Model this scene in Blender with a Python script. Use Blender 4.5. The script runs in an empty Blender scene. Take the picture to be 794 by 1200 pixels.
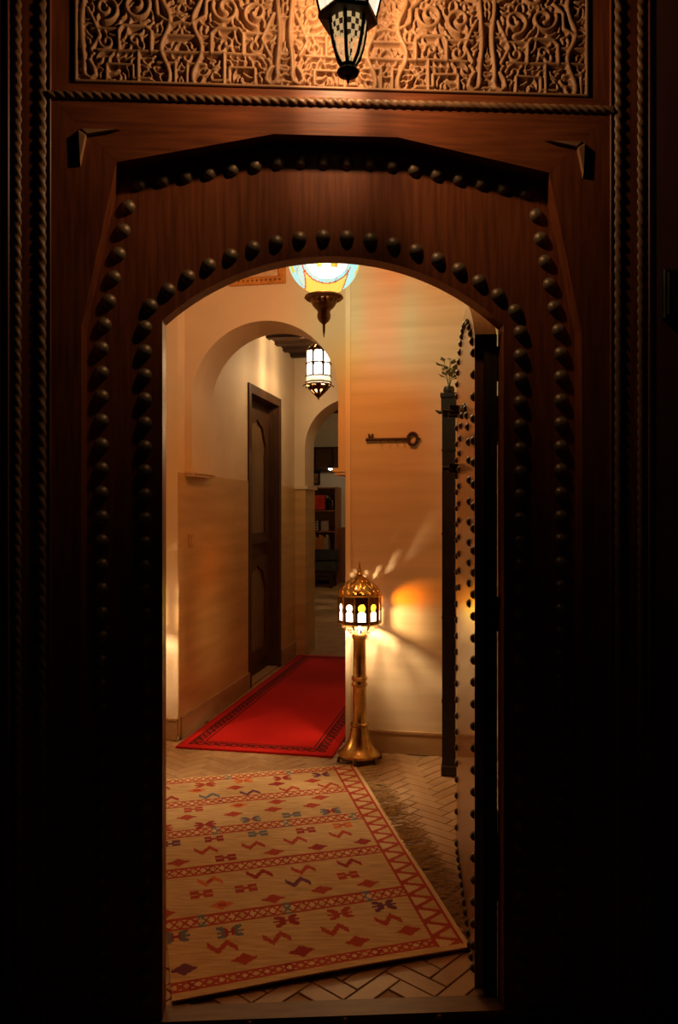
import bpy, math, random
import numpy as np
from mathutils import Vector, Matrix
from mathutils.geometry import tessellate_polygon

random.seed(7)
SC = bpy.context.scene
COL = SC.collection

# ------------------------------------------------------------------ camera, world, exposure
cam_data = bpy.data.cameras.new('camera')
cam_data.sensor_fit = 'VERTICAL'
cam_data.sensor_height = 36.0
cam_data.lens = 36.0 * 911 / 1200
cam_data.clip_start = 0.02
cam = bpy.data.objects.new('camera', cam_data)
cam.location = (0, 0, 1.26)
cam.rotation_euler = (math.pi / 2, 0, 0)
COL.objects.link(cam)
SC.camera = cam

world = bpy.data.worlds.new('night')
SC.world = world
world.use_nodes = True
world.node_tree.nodes['Background'].inputs[0].default_value = (0.35, 0.42, 0.6, 1)
world.node_tree.nodes['Background'].inputs[1].default_value = 0.0016

SC.view_settings.view_transform = 'Standard'
SC.view_settings.look = 'None'
SC.view_settings.gamma = 1
SC.view_settings.use_curve_mapping = False
SC.view_settings.exposure = 0.0
SC.cycles.use_denoising = True
SC.cycles.max_bounces = 10
SC.cycles.transparent_max_bounces = 24
SC.cycles.sample_clamp_indirect = 6.0

# lamp strengths (the lamps themselves are built further down)
P_OUTSIDE = 15.5      # lantern over the portal
P_GLOBE = 54.0       # mosaic globe in the entrance hall
P_FLOOR = 19.0       # brass floor lantern
P_FLOOR_2 = 18.0     # its twin on the other side of the arch
P_CORRIDOR = 66.0    # hanging corridor lantern
P_FAR_FILL = 330.0         # unseen fill lantern, added to brighten the far room

# frames: FM = street front (x along the front, y into the house); GM = hall end wall and corridor (x to the right, y down the corridor)
FM = Matrix.Translation((-0.01, 1.945, 0)) @ Matrix.Rotation(math.radians(3.1), 4, 'Z')
GM = Matrix.Translation((-0.892, 4.30, 0)) @ Matrix.Rotation(math.radians(-11.1), 4, 'Z')
IDM = Matrix.Identity(4)

# ------------------------------------------------------------------ materials
def new_mat(name):
    m = bpy.data.materials.new(name)
    m.use_nodes = True
    nt = m.node_tree
    return m, nt, nt.nodes['Principled BSDF'], nt.nodes['Material Output']

def noise_col(nt, c1, c2, scale, stretch=(1, 1, 1), detail=4, lo=0.35, hi=0.65):
    tc = nt.nodes.new('ShaderNodeTexCoord')
    mp = nt.nodes.new('ShaderNodeMapping')
    mp.inputs['Scale'].default_value = stretch
    nt.links.new(tc.outputs['Object'], mp.inputs['Vector'])
    nz = nt.nodes.new('ShaderNodeTexNoise')
    nz.inputs['Scale'].default_value = scale
    nz.inputs['Detail'].default_value = detail
    nt.links.new(mp.outputs['Vector'], nz.inputs['Vector'])
    rp = nt.nodes.new('ShaderNodeValToRGB')
    rp.color_ramp.elements[0].position = lo
    rp.color_ramp.elements[1].position = hi
    rp.color_ramp.elements[0].color = (*c1, 1)
    rp.color_ramp.elements[1].color = (*c2, 1)
    nt.links.new(nz.outputs['Fac'], rp.inputs['Fac'])
    return rp.outputs['Color'], nz.outputs['Fac']

def mat_noise(name, c1, c2, scale=8, stretch=(1, 1, 1), rough=0.6, metal=0.0, bump=0.0, coat=0.0, spec=0.5, lo=0.35, hi=0.65, detail=4):
    m, nt, bs, out = new_mat(name)
    col, fac = noise_col(nt, c1, c2, scale, stretch, detail, lo, hi)
    nt.links.new(col, bs.inputs['Base Color'])
    bs.inputs['Roughness'].default_value = rough
    bs.inputs['Metallic'].default_value = metal
    bs.inputs['Specular IOR Level'].default_value = spec
    if coat:
        bs.inputs['Coat Weight'].default_value = coat
        bs.inputs['Coat Roughness'].default_value = 0.08
    if bump:
        b = nt.nodes.new('ShaderNodeBump')
        b.inputs['Strength'].default_value = bump
        b.inputs['Distance'].default_value = 0.004
        nt.links.new(fac, b.inputs['Height'])
        nt.links.new(b.outputs['Normal'], bs.inputs['Normal'])
    return m

def mat_glass(name, col, emit, transp=0.6, ecol=None):
    """lit lantern glass: tinted light passes through it, and it glows"""
    m, nt, bs, out = new_mat(name)
    nt.nodes.remove(bs)
    tr = nt.nodes.new('ShaderNodeBsdfTransparent')
    tr.inputs[0].default_value = (*col, 1)
    em = nt.nodes.new('ShaderNodeEmission')
    em.inputs[0].default_value = (*(ecol or col), 1)
    em.inputs[1].default_value = emit
    mx = nt.nodes.new('ShaderNodeMixShader')
    mx.inputs[0].default_value = 1 - transp
    nt.links.new(tr.outputs[0], mx.inputs[1])
    nt.links.new(em.outputs[0], mx.inputs[2])
    nt.links.new(mx.outputs[0], out.inputs['Surface'])
    return m

def mat_emit(name, col, s):
    """glowing clear bulb"""
    return mat_glass(name, (1, 1, 1), s * 6, 0.85, col)

WOOD_V = mat_noise('mahogany_upright_grain', (0.150, 0.036, 0.010), (0.26, 0.066, 0.019), 9, (9, 9, 0.6), 0.42, bump=0.12, spec=0.4)
WOOD_H = mat_noise('mahogany_level_grain', (0.150, 0.036, 0.010), (0.26, 0.066, 0.019), 9, (0.6, 9, 9), 0.42, bump=0.12, spec=0.4)
WOOD_LEAF = mat_noise('varnished_leaf_wood', (0.13, 0.040, 0.016), (0.22, 0.075, 0.03), 9, (9, 9, 0.6), 0.32, coat=0.4)
WOOD_CARVED = mat_noise('carved_cedar', (0.30, 0.14, 0.062), (0.39, 0.195, 0.092), 14, (1, 1, 1), 0.55, bump=0.15)
WOOD_ROPE = mat_noise('rope_moulding_wood', (0.17, 0.075, 0.032), (0.27, 0.13, 0.06), 30, (1, 1, 1), 0.45)
WOOD_DARK = mat_noise('dark_stained_wood', (0.022, 0.011, 0.006), (0.05, 0.022, 0.010), 10, (8, 8, 0.7), 0.6, bump=0.1, spec=0.2)
WOOD_DOOR = mat_noise('dark_walnut_door', (0.05, 0.024, 0.012), (0.09, 0.04, 0.018), 10, (8, 8, 0.7), 0.5, bump=0.1, spec=0.25)
IRON = mat_noise('blackened_iron', (0.02, 0.017, 0.015), (0.05, 0.042, 0.035), 20, rough=0.45, metal=0.6)
STUD = mat_noise('bronze_stud', (0.16, 0.10, 0.06), (0.26, 0.17, 0.10), 40, rough=0.48, metal=0.5)
BRASS = mat_noise('aged_brass', (0.42, 0.25, 0.075), (0.62, 0.42, 0.15), 25, rough=0.27, metal=1.0)
BRASS_DARK = mat_noise('dark_brass', (0.10, 0.055, 0.022), (0.20, 0.11, 0.045), 25, rough=0.4, metal=0.9)
PLASTER = mat_noise('cream_plaster', (0.66, 0.53, 0.37), (0.72, 0.59, 0.42), 3, rough=0.7, bump=0.05)
PLASTER_LIGHT = mat_noise('pale_plaster', (0.72, 0.60, 0.44), (0.78, 0.66, 0.5), 4, rough=0.65)
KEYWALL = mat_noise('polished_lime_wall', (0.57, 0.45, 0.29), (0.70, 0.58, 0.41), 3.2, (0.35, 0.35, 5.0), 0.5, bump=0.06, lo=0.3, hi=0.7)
TADELAKT = mat_noise('ochre_tadelakt', (0.50, 0.32, 0.12), (0.62, 0.42, 0.18), 3.0, (0.5, 0.5, 4.0), 0.45, bump=0.06)
SKIRT = mat_noise('brown_skirting_render', (0.34, 0.20, 0.085), (0.45, 0.28, 0.13), 6, (0.6, 0.6, 2.0), 0.5)
OUTWALL = mat_noise('dark_red_street_render', (0.11, 0.030, 0.022), (0.16, 0.045, 0.03), 5, rough=0.8, bump=0.2)
GROUT = mat_noise('floor_mortar', (0.27, 0.17, 0.085), (0.34, 0.22, 0.12), 20, rough=0.8)
TILE_A = mat_noise('bejmat_tile_pale', (0.34, 0.205, 0.095), (0.43, 0.275, 0.14), 12, rough=0.45, bump=0.1)
TILE_B = mat_noise('bejmat_tile_warm', (0.31, 0.175, 0.08), (0.39, 0.235, 0.115), 12, rough=0.45, bump=0.1)
STONE = mat_noise('street_stone', (0.10, 0.09, 0.08), (0.16, 0.14, 0.12), 6, rough=0.85, bump=0.3)
SILLM = mat_noise('worn_sill_wood', (0.11, 0.055, 0.026), (0.17, 0.09, 0.045), 8, (1, 8, 8), 0.5)
CHAINM = BRASS_DARK

# ------------------------------------------------------------------ mesh helpers
class MB:
    def __init__(self):
        self.v = []; self.f = []; self.m = []
    def add(self, vs, fs, mi=0):
        o = len(self.v)
        self.v += [tuple(p) for p in vs]
        for q in fs:
            self.f.append(tuple(i + o for i in q)); self.m.append(mi)
        return self
    def box(self, x0, x1, y0, y1, z0, z1, mi=0):
        vs = [(x, y, z) for x in (x0, x1) for y in (y0, y1) for z in (z0, z1)]
        return self.add(vs, [(0, 1, 3, 2), (4, 6, 7, 5), (0, 4, 5, 1), (2, 3, 7, 6), (0, 2, 6, 4), (1, 5, 7, 3)], mi)
    def bevel_box(self, x0, x1, y0, y1, z0, z1, b, mi=0):
        """box whose four edges on the -y face are chamfered"""
        vs = [(x0, y1, z0), (x1, y1, z0), (x1, y1, z1), (x0, y1, z1),
              (x0, y0 + b, z0), (x1, y0 + b, z0), (x1, y0 + b, z1), (x0, y0 + b, z1),
              (x0 + b, y0, z0 + b), (x1 - b, y0, z0 + b), (x1 - b, y0, z1 - b), (x0 + b, y0, z1 - b)]
        return self.add(vs, [(0, 1, 2, 3), (0, 4, 5, 1), (1, 5, 6, 2), (2, 6, 7, 3), (3, 7, 4, 0),
                             (4, 8, 9, 5), (5, 9, 10, 6), (6, 10, 11, 7), (7, 11, 8, 4), (8, 11, 10, 9)], mi)
    def lathe(self, prof, n=24, c=(0, 0), mi=0, cap=True, rot=0.0):
        vs = []; fs = []
        for r, z in prof:
            for k in range(n):
                a = 2 * math.pi * k / n + rot
                vs.append((c[0] + r * math.cos(a), c[1] + r * math.sin(a), z))
        for i in range(len(prof) - 1):
            for k in range(n):
                k2 = (k + 1) % n
                fs.append((i * n + k, i * n + k2, (i + 1) * n + k2, (i + 1) * n + k))
        if cap:
            fs.append(tuple(range(n - 1, -1, -1)))
            b = (len(prof) - 1) * n
            fs.append(tuple(b + k for k in range(n)))
        return self.add(vs, fs, mi)
    def tube(self, pts, r, n=8, mi=0, closed=False):
        pts = [Vector(p) for p in pts]
        N = len(pts)
        rs = r if isinstance(r, (list, tuple)) else [r] * N
        vs = []; fs = []
        prev = None
        for i in range(N):
            if closed:
                t = pts[(i + 1) % N] - pts[i - 1]
            else:
                t = pts[min(i + 1, N - 1)] - pts[max(i - 1, 0)]
            t.normalize()
            if prev is None:
                up = Vector((0, 0, 1)) if abs(t.z) < 0.9 else Vector((1, 0, 0))
            else:
                up = prev
            a = t.cross(up).normalized(); b = a.cross(t).normalized(); prev = b
            for k in range(n):
                th = 2 * math.pi * k / n
                vs.append(pts[i] + (a * math.cos(th) + b * math.sin(th)) * rs[i])
        M = N if closed else N - 1
        for i in range(M):
            j = (i + 1) % N
            for k in range(n):
                k2 = (k + 1) % n
                fs.append((i * n + k, i * n + k2, j * n + k2, j * n + k))
        if not closed:
            fs.append(tuple(range(n - 1, -1, -1)))
            fs.append(tuple((N - 1) * n + k for k in range(n)))
        return self.add(vs, fs, mi)
    def plate(self, outer, holes, y0, y1, mi=0, tf=None):
        """flat plate in the x-z plane with holes, thickness y0..y1; tf maps (x, y, z) somewhere else"""
        loops = [outer] + list(holes)
        flat = [p for l in loops for p in l]
        tris = tessellate_polygon([[Vector((p[0], p[1], 0)) for p in l] for l in loops])
        tf = tf or (lambda x, y, z: (x, y, z))
        n = len(flat)
        vs = [tf(p[0], y0, p[1]) for p in flat] + [tf(p[0], y1, p[1]) for p in flat]
        fs = []
        for t in tris:
            a, b, c = [flat[i] for i in t]
            if (b[0] - a[0]) * (c[1] - a[1]) - (b[1] - a[1]) * (c[0] - a[0]) < 0:
                t = (t[0], t[2], t[1])
            fs.append(tuple(t)); fs.append(tuple(i + n for i in reversed(t)))
        o = 0
        for li, l in enumerate(loops):
            area = sum(l[i][0] * l[(i + 1) % len(l)][1] - l[(i + 1) % len(l)][0] * l[i][1] for i in range(len(l)))
            fl = (area > 0) == (li == 0)
            for i in range(len(l)):
                a = o + i; b = o + (i + 1) % len(l)
                fs.append((a, a + n, b + n, b) if fl else (b, b + n, a + n, a))
            o += len(l)
        return self.add(vs, fs, mi)
    def mesh(self, name, mats, smooth=None):
        me = bpy.data.meshes.new(name)
        me.from_pydata(self.v, [], self.f)
        for m in (mats if isinstance(mats, (list, tuple)) else [mats]):
            me.materials.append(m)
        if any(self.m):
            me.polygons.foreach_set('material_index', self.m)
        if smooth is not None:
            me.polygons.foreach_set('use_smooth', [True] * len(me.polygons))
            me.set_sharp_from_angle(angle=math.radians(smooth))
        me.update()
        return me
    def build(self, name, mats, parent=None, mw=None, smooth=None):
        return link(name, self.mesh(name, mats, smooth), parent, mw)

def link(name, data, parent=None, mw=None):
    o = bpy.data.objects.new(name, data)
    COL.objects.link(o)
    if parent is not None:
        o.parent = parent
    if mw is not None:
        if parent is not None:
            o.matrix_local = mw
        else:
            o.matrix_world = mw
    return o

def tag(o, label, cat, group=None, kind=None):
    o['label'] = label; o['category'] = cat
    if group: o['group'] = group
    if kind: o['kind'] = kind
    return o

def struct(o, label, cat):
    return tag(o, label, cat, None, 'structure')

def empty(name, mw=None):
    o = bpy.data.objects.new(name, None)
    COL.objects.link(o)
    if mw is not None:
        o.matrix_world = mw
    return o

def lamp(name, power, col, radius, loc, parent):
    l = bpy.data.lights.new(name, 'POINT')
    l.energy = power; l.color = col; l.shadow_soft_size = radius
    return link(name, l, parent, Matrix.Translation(loc))

def arc(cx, cz, r, a0, a1, n):
    return [(cx + r * math.cos(math.radians(a0 + (a1 - a0) * i / n)), cz + r * math.sin(math.radians(a0 + (a1 - a0) * i / n))) for i in range(n + 1)]

def path_points(pts, step):
    """evenly spaced points along a polyline"""
    seg = [math.dist(pts[i], pts[i + 1]) for i in range(len(pts) - 1)]
    L = sum(seg); n = max(1, round(L / step)); out = []
    for k in range(n + 1):
        t = L * k / n; i = 0
        while i < len(seg) - 1 and t > seg[i]:
            t -= seg[i]; i += 1
        q = min(1, t / seg[i])
        out.append((pts[i][0] + (pts[i + 1][0] - pts[i][0]) * q, pts[i][1] + (pts[i + 1][1] - pts[i][1]) * q))
    return out

# ================================================================== THE SETTING
# street front wall: render round the timber portal, 30 cm thick
mb = MB()
mb.plate([(-3.2, -0.1), (-0.795, -0.1), (-0.795, 2.82), (0.795, 2.82), (0.795, -0.1), (3.2, -0.1), (3.2, 4.0), (-3.2, 4.0)], [], -0.050, 0.30)
struct(mb.build('wall_front', OUTWALL, None, FM), 'dark red rendered street wall around the timber portal', 'wall')
mb = MB(); mb.box(-4, 4, -3.6, -0.06, -0.25, -0.10)
struct(mb.build('floor_street', STONE, None, FM), 'dark stone paving in front of the portal', 'floor')

# hall floor base
mb = MB()
mb.add([(-1.35, 1.90, -0.005), (0.95, 2.03, -0.005), (0.95, 4.35, -0.005), (-1.35, 4.75, -0.005),
        (-1.35, 1.90, -0.1), (0.95, 2.03, -0.1), (0.95, 4.35, -0.1), (-1.35, 4.75, -0.1)],
       [(0, 1, 2, 3), (7, 6, 5, 4), (0, 4, 5, 1), (1, 5, 6, 2), (2, 6, 7, 3), (3, 7, 4, 0)])
floor_hall = mb.build('floor', GROUT)
struct(floor_hall, 'hall floor of narrow clay tiles laid in herringbone', 'floor')
mb = MB(); mb.box(-5.0, 3.0, 0.42, 10.2, -0.12, -0.006)
struct(mb.build('floor_corridor', mat_noise('corridor_floor_tiles', (0.36, 0.20, 0.09), (0.46, 0.28, 0.13), 9, rough=0.7, spec=0.2), None, GM), 'worn clay floor of the corridor and the far room', 'floor')

# hall side walls and ceiling
mb = MB(); mb.box(-1.40, -1.25, 2.2, 4.75, 0, 3.15)
struct(mb.build('wall_left', PLASTER), 'cream plaster side wall of the hall, left', 'wall')
mb = MB(); mb.box(0.82, 0.97, 2.33, 4.35, 0, 3.15)
struct(mb.build('wall_right', PLASTER), 'cream plaster side wall of the hall behind the open door leaf', 'wall')
mb = MB(); mb.box(-1.40, 0.97, 2.2, 4.8, 3.15, 3.25)
struct(mb.build('ceiling', PLASTER), 'plain cream ceiling of the hall', 'ceiling')

# end wall of the hall: left pier, arch wall, wall with the key
def skirting(name, x0, x1, y0, y1, label, h=0.118):
    m = MB(); m.box(x0, x1, y0, y1, 0, h - 0.012)
    m.box(x0 - 0.003, x1 + 0.003, y0 - 0.004, y1 + 0.003, h - 0.012, h)
    return struct(m.build(name, SKIRT, None, GM), label, 'baseboard')

mb = MB(); mb.box(-0.62, 0.0, 0.0, 0.42, 0, 3.15)
struct(mb.build('wall_pier', PLASTER_LIGHT, None, GM), 'pale plaster pier left of the corridor arch', 'wall')
skirting('baseboard_pier', -0.62, 0.0, -0.014, -0.001, 'brown skirting at the foot of the pale pier')
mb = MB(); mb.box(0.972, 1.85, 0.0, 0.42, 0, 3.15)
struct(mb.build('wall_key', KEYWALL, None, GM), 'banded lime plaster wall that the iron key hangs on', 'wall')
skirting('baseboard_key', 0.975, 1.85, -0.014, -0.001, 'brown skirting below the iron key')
mb = MB(); mb.box(0.945, 0.9715, -0.004, 0.42, 0, 3.15)
struct(mb.build('trim_1', PLASTER_LIGHT, None, GM), 'pale plaster corner strip beside the brass floor lantern', 'trim')
mb = MB()
ua, ub, sp = 0.045, 0.885, 1.90
archpts = arc((ua + ub) / 2, sp, (ub - ua) / 2, 180, 0, 36)
mb.plate([(0.0, 3.15), (0.0, 1.50), (ua, 1.50)] + archpts + [(ub, 1.50), (0.945, 1.50), (0.945, 3.15)], [], 0.10, 0.42)
# small moulded imposts under the arch ends
for x0, x1 in ((0.0, ua + 0.03), (ub - 0.03, 0.945)):
    mb.box(x0, x1, 0.085, 0.43, 1.478, 1.499)
    mb.box(x0 + (0 if x0 == 0 else 0.012), x1 - (0.012 if x0 == 0 else 0), 0.092, 0.425, 1.462, 1.478)
struct(mb.build('wall_arch', PLASTER, None, GM, smooth=25), 'cream plaster wall with a round arch over the corridor', 'wall')

# corridor left wall with the door opening
mb = MB()
mb.box(-0.30, 0.0, 0.425, 1.257, 0, 3.1)
mb.box(-0.30, 0.0, 2.12, 2.62, 0, 3.1)
mb.box(-0.30, 0.0, 1.257, 2.12, 2.185, 3.1)
wcl = mb.build('wall_corridor_left', PLASTER, None, GM)
struct(wcl, 'corridor wall with the dark door, cream above ochre', 'wall')
mb = MB(); mb.box(0.0005, 0.006, 0.001, 1.256, 0.02, 1.48); mb.box(0.0005, 0.006, 2.121, 2.598, 0.02, 1.48)
mb.build('wainscot', TADELAKT, wcl)
mb = MB(); mb.box(0.0065, 0.018, 0.02, 1.256, 0, 0.118); mb.box(0.0065, 0.018, 2.121, 2.598, 0, 0.118)
struct(mb.build('baseboard_corridor', SKIRT, None, GM), 'brown skirting along the corridor wall', 'baseboard')
mb = MB(); mb.box(0.98, 1.12, 0.425, 2.6, 0, 3.1)
struct(mb.build('wall_corridor_right', PLASTER, None, GM), 'corridor wall hidden behind the key wall', 'wall')

# corridor ceiling: dark boards on beams
mb = MB(); mb.box(-0.02, 0.99, 0.425, 2.6, 2.62, 2.72)
cc = mb.build('ceiling_corridor', WOOD_DARK, None, GM)
struct(cc, 'dark beamed timber ceiling of the corridor', 'ceiling')
bm_ = MB(); bm_.box(0.001, 0.979, -0.035, 0.035, 2.598, 2.62)
me = bm_.mesh('beam', WOOD_DARK)
for k in range(9):
    link('beam', me, cc, Matrix.Translation((0, 0.52 + 0.245 * k, 0)))

# corridor end wall with the second arch
mb = MB()
u2, r2, cz2 = 0.093, 0.43, 1.82
mb.plate([(-0.30, 3.1), (-0.30, 0), (u2, 0), (u2, cz2)] + arc(u2 + r2, cz2, r2, 180, 0, 30)[1:] + [(u2 + 2 * r2, 0), (1.12, 0), (1.12, 3.1)], [], 2.6, 2.95)
wce = mb.build('wall_corridor_end', PLASTER, None, GM, smooth=25)
struct(wce, 'second plaster arch at the end of the corridor', 'wall')
mb = MB(); mb.box(0.007, u2 + 0.008, 2.588, 2.599, 0, 1.46); mb.box(u2 + 0.0005, u2 + 0.008, 2.599, 2.96, 0, 1.46)
mb.build('wainscot', TADELAKT, wce)
mb = MB(); mb.box(0.007, u2 + 0.03, 2.575, 2.97, 1.461, 1.492)
mb.build('impost', PLASTER, wce)

# far room
mb = MB(); mb.box(-5, 3, 9.75, 9.9, 0, 3.1)
struct(mb.build('wall_far', mat_noise('far_room_plaster', (0.60, 0.52, 0.40), (0.66, 0.58, 0.45), 3, rough=0.8), None, GM), 'pale far wall seen through both arches', 'wall')
mb = MB(); mb.box(-5.0, -4.85, 2.95, 9.9, 0, 3.1)
struct(mb.build('wall_far_left', PLASTER, None, GM), 'plaster side wall of the far room', 'wall')
mb = MB(); mb.box(2.85, 3.0, 2.95, 9.9, 0, 3.1); 
struct(mb.build('wall_far_right', PLASTER, None, GM), 'plaster wall of the far room, right side', 'wall')
mb = MB(); mb.box(-5.0, -0.301, 2.8, 2.95, 0, 3.1); mb.box(1.121, 3.0, 2.8, 2.95, 0, 3.1)
struct(mb.build('wall_far_near', PLASTER, None, GM), 'near wall of the far room beside the second arch', 'wall')
mb = MB(); mb.box(-5, 3, 2.6, 9.9, 3.11, 3.25)
cf = mb.build('ceiling_far', WOOD_DARK, None, GM)
struct(cf, 'dark timber ceiling of the far room', 'ceiling')
bm_ = MB(); bm_.box(-4.84, 2.84, -0.05, 0.05, 3.0, 3.11)
me = bm_.mesh('beam', WOOD_DARK)
for k in range(12):
    link('beam', me, cf, Matrix.Translation((0, 3.3 + 0.55 * k, 0)))

# ------------------------------------------------------------------ herringbone floor tiles
K, W_ = 3, 0.056
def tile_mesh(m):
    b = MB(); g = 0.0014; c = 0.002
    L = K * W_
    x0, x1, y0, y1 = g, L - g, g, W_ - g
    b.add([(x0, y0, -0.012), (x1, y0, -0.012), (x1, y1, -0.012), (x0, y1, -0.012),
           (x0, y0, -c), (x1, y0, -c), (x1, y1, -c), (x0, y1, -c),
           (x0 + c, y0 + c, 0), (x1 - c, y0 + c, 0), (x1 - c, y1 - c, 0), (x0 + c, y1 - c, 0)],
          [(0, 1, 5, 4), (1, 2, 6, 5), (2, 3, 7, 6), (3, 0, 4, 7), (4, 5, 9, 8), (5, 6, 10, 9), (6, 7, 11, 10), (7, 4, 8, 11), (8, 9, 10, 11)])
    return b
tb = tile_mesh(0)
tme = [tb.mesh('tile', TILE_A), tb.mesh('tile', TILE_B)]
# rug outlines on the floor (world x, y), used to choose the uncovered tiles
KIL = [(0.380, 2.233), (-0.426, 1.985), (-0.86, 3.63), (0.076, 3.86)]   # near right, near left, far left, far right
def in_quad(p, q):
    s = 0
    for i in range(4):
        a = q[i]; b = q[(i + 1) % 4]
        s += 1 if (b[0] - a[0]) * (p[1] - a[1]) - (b[1] - a[1]) * (p[0] - a[0]) > 0 else -1
    return abs(s) == 4
rot = Matrix.Rotation(math.radians(45 + 3), 4, 'Z')
FI = FM.inverted(); GI = GM.inverted()
cand = []
for i in range(-60, 60):
    for j in range(-60, 60):
        m = (i - j) % (2 * K)
        if m == 0:
            M = Matrix.Translation((i * W_, j * W_, 0)); c = Vector(((i + K / 2) * W_, (j + 0.5) * W_, 0))
        elif m == 2 * K - 1:
            M = Matrix.Translation(((i + 1) * W_, j * W_, 0)) @ Matrix.Rotation(math.pi / 2, 4, 'Z'); c = Vector(((i + 0.5) * W_, (j + K / 2) * W_, 0))
        else:
            continue
        T = Matrix.Translation((0, 3, 0)) @ rot @ M
        c = Matrix.Translation((0, 3, 0)) @ rot @ c
        pf = FI @ c; pg = GI @ c
        if pf.y < 0.04 or pg.y > (0.12 if 0.05 < pg.x < 0.9 else -0.03) or c.x < -1.19 or c.x > 0.76:
            continue
        px = 397 + 911 * c.x / c.y
        seen = 185 < px < 565 and not in_quad((c.x, c.y), KIL)
        cand.append((0 if seen else 1, c.length, T))
cand.sort(key=lambda t: (t[0], t[1]))
rest = MB(); nt_ = 0
for seen, d_, T in cand:
    dz = random.uniform(-0.0012, 0)
    if seen == 0 and nt_ < 300:
        link('tile', tme[random.random() < 0.4], floor_hall, Matrix.Translation((0, 0, dz)) @ T)
        nt_ += 1
    else:
        rest.add([T @ Vector(v) + Vector((0, 0, dz)) for v in tb.v], tb.f, int(random.random() < 0.4))
ro = rest.build('tiles_beyond', [TILE_A, TILE_B], floor_hall)
ro['kind'] = 'stuff'

# ================================================================== THE PORTAL (door_1)
portal = empty('door_1', FM)
struct(portal, 'tall studded mahogany portal with carved frieze, rope mouldings and arched wicket opening', 'door')
HW, SPR, RISE = 0.427, 1.734, 0.166
R_ = (HW * HW + RISE * RISE) / (2 * RISE)
cz = SPR + RISE - R_
a_ = math.degrees(math.asin(HW / R_))
op_arc = arc(0, cz, R_, 90 + a_, 90 - a_, 40)
# the fixed door boarding round the opening, two halves left and right of the joint hidden by grain
mb = MB()
mb.plate([(-0.66, 2.235), (-0.66, 0.0), (-HW, 0.0)] + op_arc + [(HW, 0.0), (0.66, 0.0), (0.66, 2.235)], [], 0.0, 0.055)
mb.build('door_boarding', WOOD_V, portal, smooth=20)
# surround (stands 5 cm proud) : two stiles and a head rail
B1, B2, B3 = (0.5275, 2.10), (0.151, 2.1775), (0.61, 1.708)
TOPZ = 2.245
for s in (-1, 1):
    poly = [(s * 0.695, 0.0), (s * 0.614, 0.0), (s * B3[0], B3[1]), (s * B1[0], B1[1]), (s * 0.675, TOPZ - 0.0), (s * 0.695, TOPZ)]
    if s > 0: poly = poly[::-1]
    m = MB(); m.plate(poly, [], -0.05, -0.0005); m.build('stile', WOOD_V, portal)
m = MB()
m.plate([(-0.675, TOPZ), (-B1[0], B1[1]), (-B2[0], B2[1]), (B2[0], B2[1]), (B1[0], B1[1]), (0.675, TOPZ)], [], -0.0502, -0.0005)
m.build('head_rail', WOOD_H, portal)
# L-shaped carved corner stops
for s in (-1, 1):
    m = MB()
    x0, z0 = 0.612, 2.176
    def prism(p, h):
        n = len(p); q = [(s * a, b) for a, b in p]
        cx = sum(a for a, b in q) / n; cy = sum(b for a, b in q) / n
        vs = [(a, -0.050, b) for a, b in q] + [(a * 0.75 + cx * 0.25, -0.050 - h, b * 0.75 + cy * 0.25) for a, b in q]
        fs = [tuple(range(n, 2 * n))] + [(i, (i + 1) % n, n + (i + 1) % n, n + i) for i in range(n)]
        m.add(vs, fs)
    prism([(x0 + 0.004, z0), (x0 - 0.098, z0 + 0.001), (x0 - 0.012, z0 - 0.015)], 0.008)
    prism([(x0 + 0.004, z0), (x0 - 0.016, z0 - 0.012), (x0 + 0.000, z0 - 0.090)], 0.010)
    m.build('corner_stop', WOOD_CARVED, portal)  # paler wood colour stands in for light catching the edges
# outer boards carrying the rope mouldings
for s in (-1, 1):
    m = MB(); m.box(min(s * 0.695, s * 0.795), max(s * 0.695, s * 0.795), -0.0505, 0.03, 0.0, 2.82)
    m.build('outer_board', WOOD_V, portal)
    for xc, w, h in ((0.683, 0.004, 0.0535), (0.781, 0.006, 0.0545)):
        m = MB(); m.bevel_box(s * xc - w / 2, s * xc + w / 2, -h, -0.045, 0.0, 2.815, w * 0.3)
        m.build('bead', WOOD_V, portal)

def rope(name, length, r, pitch, hand=1, mat=WOOD_ROPE):
    """three-strand twisted rod along z"""
    nz = int(length / pitch * 3 * 7); na = 15
    vs = []; fs = []
    for i in range(nz + 1):
        z = length * i / nz
        for k in range(na):
            th = 2 * math.pi * k / na
            ph = th * 3 / 2 - hand * math.pi * 3 * z / pitch
            rr = r * (0.66 + 0.34 * abs(math.cos(ph)))
            vs.append((rr * math.cos(th), rr * math.sin(th), z))
    for i in range(nz):
        for k in range(na):
            k2 = (k + 1) % na
            fs.append((i * na + k, i * na + k2, (i + 1) * na + k2, (i + 1) * na + k))
    b = MB(); b.add(vs, fs)
    return b.mesh(name, mat, smooth=50)
RP = rope('rope_moulding', 2.81, 0.0135, 0.088, -1)
RP2 = rope('rope_moulding', 2.81, 0.0120, 0.082, -1)
for s in (-1, 1):
    link('rope_moulding', RP, portal, Matrix.Translation((s * 0.703, -0.045, 0.002)))
    link('rope_moulding', RP2, portal, Matrix.Translation((s * 0.760, -0.045, 0.002)))
RH = rope('rope_moulding', 1.376, 0.0115, 0.066, 1)
link('rope_moulding', RH, portal, Matrix.Translation((-0.688, -0.049, 2.258)) @ Matrix.Rotation(math.pi / 2, 4, 'Y'))
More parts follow.
